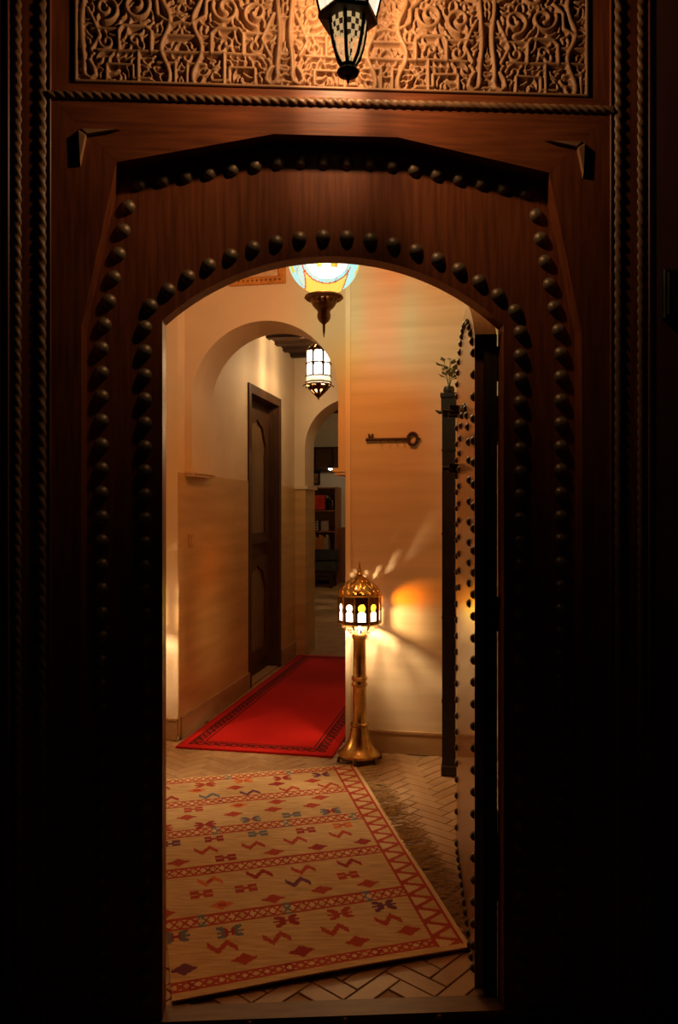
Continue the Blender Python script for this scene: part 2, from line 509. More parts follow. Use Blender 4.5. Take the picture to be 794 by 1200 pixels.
# rails round the frieze
m = MB(); m.box(-0.695, 0.695, -0.047, 0.03, TOPZ, 2.2905); m.build('frieze_rail', WOOD_H, portal)
m = MB(); m.box(-0.695, 0.695, -0.047, 0.03, 2.752, 2.82); m.build('frieze_rail', WOOD_H, portal)
for s in (-1, 1):
    m = MB(); m.box(min(s * 0.626, s * 0.695), max(s * 0.626, s * 0.695), -0.047, 0.03, 2.2905, 2.752); m.build('frieze_stile', WOOD_V, portal)
    m = MB(); m.bevel_box(s * 0.623 - 0.003, s * 0.623 + 0.003, -0.052, -0.03, 2.2905, 2.752, 0.0015); m.build('frieze_bead', WOOD_CARVED, portal)
m = MB(); m.bevel_box(-0.626, 0.626, -0.052, -0.03, 2.2906, 2.2966, 0.0015); m.build('frieze_bead', WOOD_CARVED, portal)

# carved arabesque frieze: relief surface from interlaced strands, leaves and straps
def carve():
    rng = random.Random(3)
    TW, TH = 0.2492, 0.460
    K_ = 1.2                      # size of the pattern
    res = 0.0023
    nx = int(round(TW / res)); nz = int(round(TH / res))
    X, Z = np.meshgrid((np.arange(nx) + 0.5) * TW / nx * 1000 / K_, (np.arange(nz) + 0.5) * TH / nz * 1000 / K_)
    H = np.zeros_like(X); D = np.full_like(X, 1e9)
    def strand(pts, w, h):
        nonlocal H, D
        d = np.full_like(X, 1e9)
        for (x0, z0), (x1, z1) in zip(pts[:-1], pts[1:]):
            dx, dz = x1 - x0, z1 - z0; l2 = dx * dx + dz * dz + 1e-9
            t = np.clip(((X - x0) * dx + (Z - z0) * dz) / l2, 0, 1)
            d = np.minimum(d, np.hypot(X - x0 - t * dx, Z - z0 - t * dz))
        D = np.minimum(D, d - w)
        q = np.clip(1 - (d / (w * 1.15)) ** 2, 0, 1)
        H = np.maximum(H, h * q ** 0.45)
    def spiral(cx, cz_, r0, r1, a0, turns, w, h):
        n = 26
        strand([(cx + (r0 + (r1 - r0) * i / n) * math.cos(a0 + turns * 2 * math.pi * i / n),
                 cz_ + (r0 + (r1 - r0) * i / n) * math.sin(a0 + turns * 2 * math.pi * i / n)) for i in range(n + 1)], w, h)
    def wave(x, z0, z1, amp, per, ph, w, h):
        n = 40
        strand([(x + amp * math.sin(2 * math.pi * (z0 + (z1 - z0) * i / n) / per + ph), z0 + (z1 - z0) * i / n) for i in range(n + 1)], w, h)
    # paired stems with a drop-shaped foot at the mirror line
    wave(13, 28, 455, 2.5, 150, 0, 5.5, 1.0)
    strand([(13, 30), (18, 14), (29, 8), (38, 16), (35, 30), (26, 44)], 5, 0.95)
    wave(176, 0, 455, 9, 112, 0.6, 5.5, 0.98)
    # straps
    strand([(42, 66), (207, 66)], 4.2, 0.9)
    strand([(60, 8), (60, 38), (112, 38), (112, 12), (146, 12)], 4.0, 0.85)
    strand([(122, 0), (122, 66)], 4.2, 0.95)
    strand([(84, 66), (84, 104), (92, 116), (136, 116), (148, 106), (148, 66)], 4.6, 1.0)
    strand([(196, 0), (196, 44), (160, 44)], 4.0, 0.85)
    strand([(30, 108), (84, 108)], 4, 0.85); strand([(148, 100), (207, 100)], 4, 0.8)
    # vines
    spiral(58, 150, 27, 6, -1.6, 1.25, 4.4, 0.95)
    spiral(118, 158, 28, 7, 0.4, -1.3, 4.6, 1.0)
    spiral(60, 84, 15, 4, 3.0, 1.0, 3.6, 0.85)
    spiral(116, 88, 13, 3, 0, 1.1, 3.6, 0.85)
    spiral(98, 210, 30, 8, 1.2, 1.3, 4.6, 0.95)
    strand([(22, 190), (42, 200), (60, 222), (84, 240), (120, 244), (150, 230), (170, 206)], 4.6, 1.0)
    strand([(30, 66), (46, 96), (34, 126), (22, 150)], 4.4, 0.9)
    strand([(138, 190), (158, 170), (160, 140), (190, 122), (207, 126)], 4.4, 0.95)
    strand([(30, 262), (84, 262), (84, 300), (150, 300), (150, 262), (207, 262)], 4.4, 0.95)
    spiral(56, 330, 28, 7, 0.2, 1.3, 4.6, 0.95); spiral(124, 345, 28, 7, 2.4, -1.3, 4.6, 0.95)
    strand([(24, 380), (70, 374), (110, 396), (160, 384), (207, 398)], 4.6, 0.95)
    spiral(60, 420, 22, 6, 1.0, 1.2, 4.4, 0.9); spiral(124, 430, 20, 6, 4.0, 1.2, 4.4, 0.9)
    # fill what is still empty with small curled leaves
    for _ in range(260):
        free = np.argwhere(D > 5.2)
        if len(free) == 0: break
        iz, ix = free[rng.randrange(len(free))]
        x, z = X[iz, ix], Z[iz, ix]
        an = rng.uniform(0, 6.28); l = rng.uniform(5, 10)
        strand([(x - l * math.cos(an), z - l * math.sin(an)), (x + 2.5 * math.sin(an), z - 2.5 * math.cos(an)), (x + l * math.cos(an), z + l * math.sin(an))], rng.uniform(2.4, 3.6), rng.uniform(0.6, 0.9))
    tiles = []
    for k in range(5):
        tiles.append(H if k % 2 == 0 else H[:, ::-1])
    A = np.concatenate(tiles, axis=1)
    nX = A.shape[1]
    xs = np.linspace(-0.623, 0.623, nX); zs = np.linspace(2.2935, 2.7525, nz)
    GX, GZ = np.meshgrid(xs, zs)
    uneven = 0.0016 * np.sin(GX * 37 + 3 * np.sin(GZ * 29)) + 0.0012 * np.sin(GZ * 83 + GX * 21)
    Y = -0.034 - A * 0.0155 - uneven * A
    V = np.stack([GX, Y, GZ], -1).reshape(-1, 3)
    idx = np.arange(nX * nz).reshape(nz, nX)
    Fq = np.stack([idx[:-1, :-1], idx[:-1, 1:], idx[1:, 1:], idx[1:, :-1]], -1).reshape(-1, 4)
    me = bpy.data.meshes.new('carved_frieze')
    me.from_pydata(V.tolist(), [], Fq.tolist())
    me.materials.append(WOOD_CARVED)
    me.polygons.foreach_set('use_smooth', [True] * len(me.polygons))
    me.update()
    o = link('carved_frieze', me, portal)
    o['label'] = 'deeply carved arabesque relief in pale cedar'
carve()
m = MB(); m.box(-0.626, 0.626, -0.028, 0.03, 2.2906, 2.752); m.build('frieze_backing', WOOD_DARK, portal)

# studs: dome-headed nails with a small flange
def stud_mesh(name, r, h, mat=STUD, n=12):
    b = MB()
    prof = [(r, 0.0), (r * 1.0, 0.0025), (r * 0.9, 0.0045), (r * 0.82, h * 0.55), (r * 0.55, h * 0.86), (r * 0.2, h)]
    b.lathe(prof, n)
    b.v = [(x, -z, y) for x, y, z in b.v]
    return b.mesh(name, mat, smooth=60)
ST = stud_mesh('stud', 0.0185, 0.0135)
outer = [(-0.575, 0.08), (-0.575, 1.70), (-0.512, 2.012)]
for s in (-1, 1):
    for x, z in path_points([(s * 0.575, 0.06), (s * 0.575, 1.69), (s * 0.511, 2.012)], 0.0585):
        link('stud', ST, portal, Matrix.Translation((x, 0.001, z)))
for x, z in path_points([(-0.482, 2.072), (-0.12, 2.135), (0.12, 2.135), (0.482, 2.072)], 0.0585):
    link('stud', ST, portal, Matrix.Translation((x, 0.001, z)))
inner = [(-0.470, 0.06), (-0.470, SPR + 0.02)] + arc(0, cz, R_ + 0.048, 90 + a_ - 2.2, 90 - a_ + 2.2, 30) + [(0.470, SPR + 0.02), (0.470, 0.06)]
for x, z in path_points(inner, 0.0595):
    link('stud', ST, portal, Matrix.Translation((x, 0.001, z)))

# sill
mb = MB(); mb.box(-0.66, 0.66, -0.006, 0.058, -0.10, 0.003); mb.box(-0.66, 0.66, -0.052, -0.0065, -0.10, -0.03)
struct(mb.build('trim_2', SILLM, None, FM), 'worn wooden sill under the wicket opening', 'trim')

# ================================================================== WICKET LEAF (door_2), open into the hall
LM = Matrix.Translation((0.355, 2.035, 0)) @ Matrix.Rotation(math.radians(84.6), 4, 'Z')
leaf = empty('door_2', LM)
struct(leaf, 'varnished studded wicket leaf standing open into the hall', 'door')
LW, LT, LB = 0.835, 0.056, 0.012
lc = LW / 2
lr = ((LW / 2) ** 2 + 0.160 ** 2) / (2 * 0.160); lcz = 1.725 + 0.160 - lr
la = math.degrees(math.asin((LW / 2) / lr))
mb = MB()
mb.plate([(0, LB), (LW, LB)] + arc(lc, lcz, lr, 90 - la, 90 + la, 30), [], -LT, 0.0)
mb.build('leaf_boarding', WOOD_LEAF, leaf, smooth=20)
# rebate lip on the hinge edge, two ledges on the back
mb = MB(); mb.box(-0.014, -0.0005, -LT, -0.022, 0.004, 1.72); mb.build('rebate_strip', WOOD_DARK, leaf)
for z in (0.28, 1.45):
    mb = MB(); mb.bevel_box(0.05, LW - 0.05, -LT - 0.028, -LT - 0.0005, z, z + 0.12, 0.006); mb.build('ledge', WOOD_DARK, leaf)
SL = stud_mesh('stud', 0.0125, 0.011, IRON)
flip = Matrix.Rotation(math.pi, 4, 'Z')
pts = path_points([(0.03, 0.05), (0.03, 1.70)] + arc(lc, lcz, lr - 0.045, 90 + la - 3, 90 - la + 3, 24) + [(LW - 0.03, 1.70), (LW - 0.03, 0.05)], 0.058)
pts += path_points([(0.09, 0.045), (LW - 0.09, 0.045)], 0.058)
pts += path_points(arc(lc, 1.35, 0.24, 180, 0, 20), 0.058) + path_points([(lc - 0.24, 1.29), (lc - 0.24, 1.0)], 0.058) + path_points([(lc + 0.24, 1.29), (lc + 0.24, 1.0)], 0.058)
for x, z in pts:
    link('stud', SL, leaf, Matrix.Translation((x, -0.001, z)) @ flip)
# iron slide bolts near the free edge
for z, l in ((1.62, 0.16), (1.416, 0.12)):
    mb = MB()
    mb.tube([(LW - l, 0.022, z), (LW + 0.015, 0.022, z)], 0.008, 8)
    mb.box(LW - l * 0.8, LW - l * 0.8 + 0.018, 0.0005, 0.032, z - 0.016, z + 0.016)
    mb.box(LW - 0.04, LW - 0.022, 0.0005, 0.032, z - 0.016, z + 0.016)
    mb.tube([(LW - l * 0.5, 0.028, z), (LW - l * 0.5, 0.055, z)], [0.006, 0.010], 8)
    mb.build('slide_bolt', IRON, leaf, smooth=40)
# hinge pins
for z in (0.25, 0.95, 1.6):
    mb = MB(); mb.tube([(-0.008, -LT - 0.007, z), (-0.008, -LT - 0.007, z + 0.09)], 0.007, 8); mb.build('hinge', IRON, leaf, smooth=40)

# ================================================================== CORRIDOR DOOR (door_3)
d3 = empty('door_3', GM)
struct(d3, 'dark carved door in the corridor wall', 'door')
for s0, s1 in ((1.259, 1.319), (2.058, 2.118)):
    m = MB(); m.box(-0.10, 0.012, s0, s1, 0.0, 2.183); m.build('jamb', WOOD_DOOR, d3)
m = MB(); m.box(-0.10, 0.012, 1.3195, 2.0575, 2.118, 2.183); m.build('lintel', WOOD_DOOR, d3)
m = MB(); m.box(-0.13, -0.085, 1.3195, 2.0575, 0.01, 2.117); m.build('door_panel', WOOD_DOOR, d3)
def yz(poly_x, tf_x0, tf_x1):
    return lambda a, y, b: (tf_x1 if y > 0.5 else tf_x0, a, b)
DOORPALE = mat_noise('honey_door_panel', (0.12, 0.07, 0.032), (0.2, 0.12, 0.055), 10, (8, 8, 0.7), 0.35)
for z0, z1 in ((0.12, 0.92), (1.02, 2.04)):
    c = 1.6885; hw = 0.30
    zs_ = z1 - 0.34
    lobed = [(c - 0.22, z0 + 0.08), (c + 0.22, z0 + 0.08), (c + 0.22, zs_)]
    for q in range(5):      # five-lobed arch head
        t0 = math.radians(10 + 36 * q - 10); t1 = math.radians(36 + 36 * q)
        p0 = (c + 0.22 * math.cos(t0), zs_ + 0.25 * math.sin(t0)); p1 = (c + 0.22 * math.cos(t1), zs_ + 0.25 * math.sin(t1))
        for w in range(1, 6):
            u_ = w / 5; bul = 0.03 * math.sin(math.pi * u_); tm = (t0 + t1) / 2
            lobed.append((p0[0] + (p1[0] - p0[0]) * u_ + bul * math.cos(tm), p0[1] + (p1[1] - p0[1]) * u_ + bul * math.sin(tm)))
    lobed = lobed[:-1] + [(c - 0.22, zs_ + 0.0005)]
    m = MB(); m.plate([(c - hw, z0), (c + hw, z0), (c + hw, z1), (c - hw, z1)], [lobed], 0, 1, tf=yz(0, -0.0845, -0.058)); m.build('carved_panel', WOOD_DOOR, d3)
    m = MB(); m.box(-0.0848, -0.076, c - 0.28, c + 0.28, z0 + 0.02, z1 - 0.02); m.build('panel_field', DOORPALE, d3)
m = MB(); m.tube([(-0.084, 1.39, 1.05), (-0.045, 1.39, 1.05), (-0.045, 1.45, 1.05)], 0.009, 8); m.build('handle', IRON, d3, smooth=40)
mb = MB(); mb.box(-0.30, 0.0, 1.26, 2.118, -0.004, 0.008)
struct(mb.build('trim_3', SKIRT, None, GM), 'low step under the dark corridor door', 'trim')

# ================================================================== RUGS
def woven(name, quad, wid, length, cell, colour, mats, thick, zfun):
    """rug of woven cells; colour(x, y) gives the yarn index; quad = near right, near left, far left, far right"""
    nu = int(round(wid / cell)); nv = int(round(length / cell))
    A, B, C_, D_ = [Vector((p[0], p[1], 0)) for p in quad]
    vs = []; fs = []; ms = []
    for j in range(nv + 1):
        for i in range(nu + 1):
            a = i / nu; b = j / nv
            p = (A * (1 - a) + B * a) * (1 - b) + (D_ * (1 - a) + C_ * a) * b
            vs.append((p.x, p.y, zfun(a, b) + thick))
    w = nu + 1
    for j in range(nv):
        for i in range(nu):
            fs.append((j * w + i, (j + 1) * w + i, (j + 1) * w + i + 1, j * w + i + 1)); ms.append(colour((i + 0.5) * cell, (j + 0.5) * cell))
    # edge and underside
    ring = [i for i in range(nu)] + [j * w + nu for j in range(nv)] + [nv * w + i for i in range(nu, 0, -1)] + [j * w for j in range(nv, 0, -1)]
    base = len(vs)
    for k in ring:
        x, y, z = vs[k]; vs.append((x, y, z - thick))
    n = len(ring)
    for k in range(n):
        k2 = (k + 1) % n
        fs.append((ring[k], ring[k2], base + k2, base + k)); ms.append(0)
    fs.append(tuple(base + k for k in range(n))); ms.append(0)
    me = bpy.data.meshes.new(name)
    me.from_pydata(vs, [], fs)
    for m in mats: me.materials.append(m)
    me.polygons.foreach_set('material_index', ms)
    me.update()
    return me

def yarn(name, c, v=0.82):
    return mat_noise(name, tuple(x * v for x in c), c, 160, (1, 1, 1), 0.9, bump=0.35, spec=0.15)
Y_CREAM = mat_noise('cream_wool', (0.47, 0.32, 0.16), (0.62, 0.45, 0.25), 10, (1.2, 9, 1), 0.9, bump=0.2, spec=0.15)
Y_RED = yarn('red_wool', (0.43, 0.065, 0.035))
Y_DRED = yarn('dark_red_wool', (0.33, 0.035, 0.035))
Y_ORANGE = yarn('orange_wool', (0.62, 0.17, 0.05))
Y_BLUE = yarn('slate_blue_wool', (0.16, 0.17, 0.22))
Y_PURPLE = yarn('purple_wool', (0.17, 0.05, 0.11))
Y_PALE = yarn('pale_selvedge_wool', (0.66, 0.50, 0.30), 0.9)
KW, KL = 0.90, 1.66
BANDS = [0.055, 0.37, 0.70, 1.02, 1.33, 1.625]
def tri(t):
    t = t % 1.0
    return abs(2 * t - 1)
def kil_band(x, d, hw, per, chain=True):
    """zigzag band: d = distance from the band's centre line"""
    if abs(d) > hw: return None
    if abs(d) > hw - 0.0105: return 1
    z = (tri(x / per) - 0.5) * 2 * (hw - 0.006)
    if abs(d - z) < (0.0075 if chain else 0.017) or (chain and abs(d + z) < 0.0075): return 1
    return 6 if (d > z) else 0
rk = random.Random(11)
motifs = []
for bi in range(len(BANDS) - 1):
    z0, z1 = BANDS[bi] + 0.035, BANDS[bi + 1] - 0.035
    rows = 3
    for r in range(rows):
        yc = z0 + (z1 - z0) * (r + 0.5) / rows
        sp_ = 0.172
        off = [0.03, 0.09, 0.055][r] + 0.05 * (bi % 2)
        kind = [(0, 1, 2), (0, 3, 1), (0, 1, 3), (2, 0, 0), (1, 0, 2)][bi][r]
        x = 0.13 + off
        while x < KW:
            cidx = rk.choices([1, 2, 3, 4, 5], [8, 2.6, 1.8, 0.9, 0.5])[0]
            motifs.append((x + rk.uniform(-0.012, 0.012), yc + rk.uniform(-0.008, 0.008), kind if rk.random() < 0.8 else rk.randrange(4), cidx))
            x += sp_
def motif_hit(kind, a, b):
    """a, b in -1..1"""
    if kind == 0:      # stepped diamond
        return abs(a) + abs(b) < 0.80 + (0.12 if abs(b) < 0.22 else 0)
    if kind == 1:      # running figure
        return abs(b - 0.55 * (tri(a * 0.75 + 0.25) - 0.5) * 2) < 0.40 and abs(a) < 0.95
    if kind == 2:      # eight-armed flower
        return (abs(abs(a) - abs(b)) < 0.36 and max(abs(a), abs(b)) < 0.85 and abs(a) > 0.12) or (abs(b) < 0.16 and abs(a) < 0.95)
    return (abs(abs(a) - 0.5) < 0.32 and abs(abs(b) - 0.36) < 0.30) or (abs(a) < 0.3 and abs(b) < 0.2)   # butterfly
def kil_colour(x, y):
    if x < 0.016: return 6
    if y < 0.026 or y > KL - 0.012: return 0
    if x < 0.105:
        q = kil_band(y, x - 0.0605, 0.0445, 0.085, False)
        if q is not None: return q
    for bi, b in enumerate(BANDS):
        q = kil_band(x, y - b, 0.033 if bi else 0.026, 0.066)
        if q is not None:
            if q == 1 and (int(x * 40) * 7 + bi * 3) % 11 == 0: return 4 if bi % 2 else 2
            return q
    if x > 0.12:
        for mx, my, k, c in motifs:
            a = (x - mx) / 0.045; b = (y - my) / 0.038
            if abs(a) < 1 and abs(b) < 1 and motif_hit(k, a, b):
                if c == 3 and abs(a) < 0.3 and abs(b) < 0.3: return 1
                if c == 4 and k == 2 and abs(a) < 0.3: return 2
                return c
    return 0
def kil_z(a, b):
    return 0.0022 + 0.0022 * (1 + math.sin(9 * b + 3 * a)) * 0.5 + 0.007 * max(0, 1 - b / 0.05) * (0.35 + 0.65 * math.sin(2.6 * a + 0.4) ** 2)
kil = empty('kilim_rug')
tag(kil, 'pale kilim rug with red zigzag bands and small red motifs inside the doorway', 'rug')
link('woven_field', woven('woven_field', KIL, KW, KL, 0.005, kil_colour, [Y_CREAM, Y_RED, Y_DRED, Y_ORANGE, Y_BLUE, Y_PURPLE, Y_PALE], 0.005, kil_z), kil)
# loose fringe along the right-hand edge
fr = MB(); rf = random.Random(5)
A = Vector((KIL[0][0], KIL[0][1], 0)); Dv = Vector((KIL[3][0], KIL[3][1], 0))
ed = (Dv - A).normalized(); on = Vector((ed.y, -ed.x, 0))
for k in range(210):
    t = rf.uniform(0.04, 0.985)
    p = A.lerp(Dv, t); l = rf.uniform(0.07, 0.135)
    sw = rf.uniform(-0.5, 0.75); pts_ = []
    for q in range(5):
        u_ = q / 4
        pts_.append(p + on * (l * u_ - 0.006) + ed * (sw * l * u_ * u_ + 0.006 * math.sin(5 * u_ + k)) + Vector((0, 0, 0.0065 - 0.004 * u_ + 0.006 * math.sin(math.pi * u_) * rf.random())))
    fr.tube(pts_, [0.0023, 0.0023, 0.002, 0.0018, 0.0012], 4)
fo = fr.build('fringe', yarn('fringe_wool', (0.62, 0.44, 0.23), 0.75), kil)
fo['kind'] = 'stuff'; fo['label'] = 'loose tan wool fringe'

RW, RL = 0.855, 2.72
R_RED = yarn('scarlet_pile', (0.52, 0.010, 0.007), 0.85)
R_DARK = yarn('black_red_pile', (0.09, 0.006, 0.006))
R_DEEP = yarn('deep_red_pile', (0.40, 0.010, 0.008), 0.9)
def red_colour(x, y):
    e = min(x, RW - x, y, RL - y)
    t = y if min(x, RW - x) < min(y, RL - y) else x
    if e < 0.012: return 2
    if 0.048 < e < 0.106:
        u_ = (e - 0.077) / 0.029
        v_ = ((t / 0.062) % 1.0) * 2 - 1
        if abs(abs(u_) - abs(v_) * 0.9) < 0.34 or abs(u_) > 0.86: return 1
        return 2
    if 0.118 < e < 0.126: return 1
    return 0
quadG = [GM @ Vector((p[0], p[1], 0)) for p in ((0.905, -0.148), (0.05, -0.148), (0.05, 2.572), (0.905, 2.572))]
rr = link('runner_rug', woven('runner_rug', quadG, RW, RL, 0.01, red_colour, [R_RED, R_DARK, R_DEEP], 0.009, lambda a, b: 0.0012 + 0.0008 * math.sin(17 * b)))
tag(rr, 'bright red runner rug with a dark patterned border in the corridor', 'rug')

# ================================================================== BRASS FLOOR LANTERN
fl = empty('floor_lantern', Matrix.Translation((0.104, 3.935, 0)))
tag(fl, 'lit brass floor lantern with pierced head on a turned column', 'lantern')
m = MB()
m.lathe([(0.098, 0.030), (0.108, 0.034), (0.109, 0.046), (0.098, 0.054), (0.084, 0.066), (0.070, 0.084), (0.058, 0.104), (0.050, 0.126), (0.044, 0.152), (0.040, 0.175), (0.047, 0.182), (0.046, 0.192), (0.036, 0.198)], 32)
m.build('base', BRASS, fl, smooth=35)
foot = MB(); foot.tube([(0.078, 0, 0.040), (0.098, 0, 0.036), (0.110, 0, 0.020), (0.110, 0, 0.008), (0.118, 0, 0.004)], [0.012, 0.013, 0.010, 0.009, 0.0055], 8)
fm_ = foot.mesh('foot', BRASS_DARK, smooth=50)
for k in range(6):
    link('foot', fm_, fl, Matrix.Rotation(math.radians(60 * k + 15), 4, 'Z') @ Matrix.Translation((0, 0, 0.0015)))
# pierced apron between the feet
m = MB()
for k in range(48):
    a = 2 * math.pi * k / 48
    m.tube([(0.1 * math.cos(a), 0.1 * math.sin(a), 0.032), (0.102 * math.cos(a + 0.05), 0.102 * math.sin(a + 0.05), 0.020)], [0.005, 0.002], 5)
m.build('apron', BRASS_DARK, fl)
m = MB()
m.lathe([(0.036, 0.196), (0.034, 0.205), (0.0335, 0.375), (0.038, 0.382), (0.042, 0.390), (0.036, 0.398), (0.0355, 0.408), (0.040, 0.414), (0.041, 0.424), (0.036, 0.430), (0.033, 0.438), (0.0315, 0.612), (0.036, 0.620), (0.040, 0.632), (0.037, 0.640), (0.031, 0.646)], 28)
m.build('column', BRASS, fl, smooth=35)
def pierced(prof, n, keep, thick):
    """surface of revolution with open cells, given a little thickness"""
    b = MB(); vs = []; 
    P = len(prof)
    for r, z in prof:
        for k in range(n):
            a = 2 * math.pi * k / n
            vs.append((r * math.cos(a), r * math.sin(a), z))
    o = len(vs)
    for r, z in prof:
        for k in range(n):
            a = 2 * math.pi * k / n
            vs.append(((r - thick) * math.cos(a), (r - thick) * math.sin(a), z))
    fs = []
    for i in range(P - 1):
        for k in range(n):
            if not keep(i, k): continue
            k2 = (k + 1) % n
            q = (i * n + k, i * n + k2, (i + 1) * n + k2, (i + 1) * n + k)
            fs.append(q); fs.append(tuple(x + o for x in reversed(q)))
            for (ii, kk, e) in ((i - 1, k, (0, 1)), (i + 1, k, (2, 3)), (i, k - 1, (3, 0)), (i, k + 1, (1, 2))):
                if ii < 0 or ii >= P - 1 or not keep(ii, kk % n):
                    a, c = q[e[0]], q[e[1]]
                    fs.append((a, a + o, c + o, c))
    b.add(vs, fs)
    return b
bowl_prof = [(0.040, 0.646), (0.052, 0.648), (0.066, 0.655), (0.076, 0.662), (0.085, 0.670), (0.092, 0.678), (0.098, 0.687), (0.103, 0.696), (0.107, 0.704)]
pierced(bowl_prof, 64, lambda i, k: i in (0, 7) or k % 8 == (0 if i in (1, 2, 3) else 4) or (i == 4 and k % 2 == 0), 0.0012).build('pierced_bowl', BRASS, fl)
RO = 0.108
AP = RO * math.cos(math.pi / 10)
hwid = RO * math.sin(math.pi / 10)
G_CLEAR = mat_glass('clear_lit_glass', (1.0, 0.93, 0.80), 5.0, 0.78, (1.0, 0.94, 0.82))
G_AMBER = mat_glass('amber_lit_glass', (1.0, 0.56, 0.04), 3.0, 0.85, (1.0, 0.80, 0.18))
G_LEMON = mat_glass('lemon_lit_glass', (0.95, 0.85, 0.12), 2.2, 0.7, (0.9, 0.85, 0.12))
key_hole = [(-0.0200, 0.716), (0.0200, 0.716), (0.0200, 0.757), (0.0135, 0.764)] + arc(0, 0.783, 0.0190, -55, 235, 14)[0:] + [(-0.0135, 0.764), (-0.0200, 0.757)]
top_part = [(0.0135, 0.764)] + arc(0, 0.783, 0.0190, -55, 235, 14) + [(-0.0135, 0.764)]
low_part = [(-0.0200, 0.716), (0.0200, 0.716), (0.0200, 0.757), (0.0135, 0.764), (-0.0135, 0.764), (-0.0200, 0.757)]
side = MB(); side.plate([(-hwid, 0.704), (hwid, 0.704), (hwid, 0.836), (-hwid, 0.836)], [key_hole], -AP, -AP + 0.002)
sm_ = side.mesh('window_panel', BRASS_DARK)
pa = MB(); pa.plate(top_part, [], -AP + 0.0022, -AP + 0.003, 0); pa.plate(low_part, [], -AP + 0.0022, -AP + 0.003, 1)
pme = [pa.mesh('pane', [g, G_CLEAR]) for g in (G_CLEAR, G_LEMON, G_AMBER)]
for k in range(10):
    M = Matrix.Rotation(math.radians(36 * k + 5), 4, 'Z')
    wp = link('window_panel', sm_, fl, M)
    link('pane', pme[{0: 1, 9: 0, 1: 1, 8: 0, 7: 0}.get(k, 2)], wp)
    cm = MB(); cm.tube([(hwid, -AP, 0.702), (hwid, -AP, 0.838)], 0.004, 6); cm.build('corner_post', BRASS, fl, M)
m = MB(); m.lathe([(0.100, 0.835), (0.113, 0.836), (0.115, 0.841), (0.110, 0.846), (0.100, 0.846)], 48, cap=False); m.build('rim', BRASS, fl, smooth=35)
m = MB(); m.lathe([(0.099, 0.699), (0.111, 0.700), (0.112, 0.705), (0.100, 0.706)], 48, cap=False); m.build('rim', BRASS, fl, smooth=35)
dome_prof = [(0.108, 0.846), (0.107, 0.853), (0.104, 0.861), (0.100, 0.869), (0.094, 0.878), (0.087, 0.887), (0.079, 0.896), (0.070, 0.904), (0.060, 0.911), (0.049, 0.918), (0.037, 0.925), (0.025, 0.932), (0.014, 0.940)]
def dome_keep(i, k):
    if i in (0, 3, 7, 9, 10, 11): return True
    if i in (1, 2): return (k + i) % 4 != 0
    if i in (4, 6): return (k + i) % 5 != 0
    if i == 5: return k % 3 != 0
    return k % 5 != 1
pierced(dome_prof, 72, dome_keep, 0.002).build('dome', BRASS, fl)
m = MB(); m.lathe([(0.014, 0.938), (0.018, 0.944), (0.012, 0.951), (0.009, 0.957), (0.013, 0.963), (0.009, 0.970), (0.005, 0.980), (0.0015, 1.012)], 14); m.build('finial', BRASS, fl, smooth=40)
m = MB(); m.lathe([(0.004, 0.735), (0.012, 0.745), (0.016, 0.762), (0.012, 0.778), (0.003, 0.785)], 14); m.tube([(0, 0, 0.64), (0, 0, 0.738)], 0.008, 8)
m.build('bulb', mat_emit('warm_bulb', (1.0, 0.85, 0.6), 6), fl, smooth=50)
m = MB(); m.lathe([(0.050, 0.808), (0.052, 0.811), (0.030, 0.822), (0.006, 0.826)], 20); m.tube([(0, 0, 0.824), (0, 0, 0.936)], 0.003, 6); m.build('added_light_baffle', BRASS_DARK, fl, smooth=40)  # disc added inside the head to stop the bulb's upward light
lamp('lantern_light', P_FLOOR, (1.0, 0.68, 0.36), 0.016, (0.014, 0.0, 0.766), fl)
def copy_tree(o, parent=None):
    c = o.copy(); COL.objects.link(c); c.parent = parent
    if o.type == 'LIGHT': c.data = o.data.copy()
    for ch in list(o.children): copy_tree(ch, c)
    return c
fl2 = copy_tree(fl)
fl2.matrix_world = Matrix.Translation((-1.105, 4.03, 0)) @ Matrix.Rotation(math.radians(200), 4, 'Z')
fl2['label'] = 'twin brass floor lantern standing in front of the pale left pier'
fl['group'] = fl2['group'] = 'brass floor lanterns either side of the arch'
for ch in fl2.children:
    if ch.type == 'LIGHT': ch.data.energy = P_FLOOR_2

# ================================================================== MOSAIC GLOBE
gl = empty('mosaic_globe_lamp', Matrix.Translation((-0.064, 3.3, 2.0)))
tag(gl, 'lit mosaic glass globe lamp with a bronze finial hanging in the hall', 'lamp')
GZ, GR = 0.335, 0.153
g_amber = mat_glass('mosaic_amber', (1.0, 0.54, 0.24), 2.2, 0.55, (1.0, 0.72, 0.16))
g_deep = mat_glass('mosaic_deep_amber', (1.0, 0.42, 0.11), 2.0, 0.55, (1.0, 0.70, 0.13))
g_peach = mat_glass('mosaic_peach', (1.0, 0.68, 0.48), 1.8, 0.55, (1.0, 0.74, 0.45))
g_white = mat_glass('mosaic_opal', (1.0, 0.92, 0.74), 3.0, 0.55, (1.0, 0.96, 0.88))
g_aqua = mat_glass('mosaic_aqua', (0.70, 0.92, 0.74), 1.3, 0.5, (0.55, 0.92, 0.95))
g_red = mat_glass('mosaic_red', (1.0, 0.16, 0.08), 0.8, 0.6, (0.75, 0.16, 0.06))
g_gold = mat_glass('mosaic_gold', (1.0, 0.62, 0.05), 1.3, 0.5, (1.0, 0.72, 0.08))
nlon, nlat = 150, 74
vs = []; fs = []; ms = []
for j in range(nlat + 1):
    ph = math.radians(-74 + 148 * j / nlat)
    for i in range(nlon):
        a = 2 * math.pi * i / nlon
        vs.append((GR * math.cos(ph) * math.cos(a), GR * math.cos(ph) * math.sin(a), GZ + GR * 0.97 * math.sin(ph)))
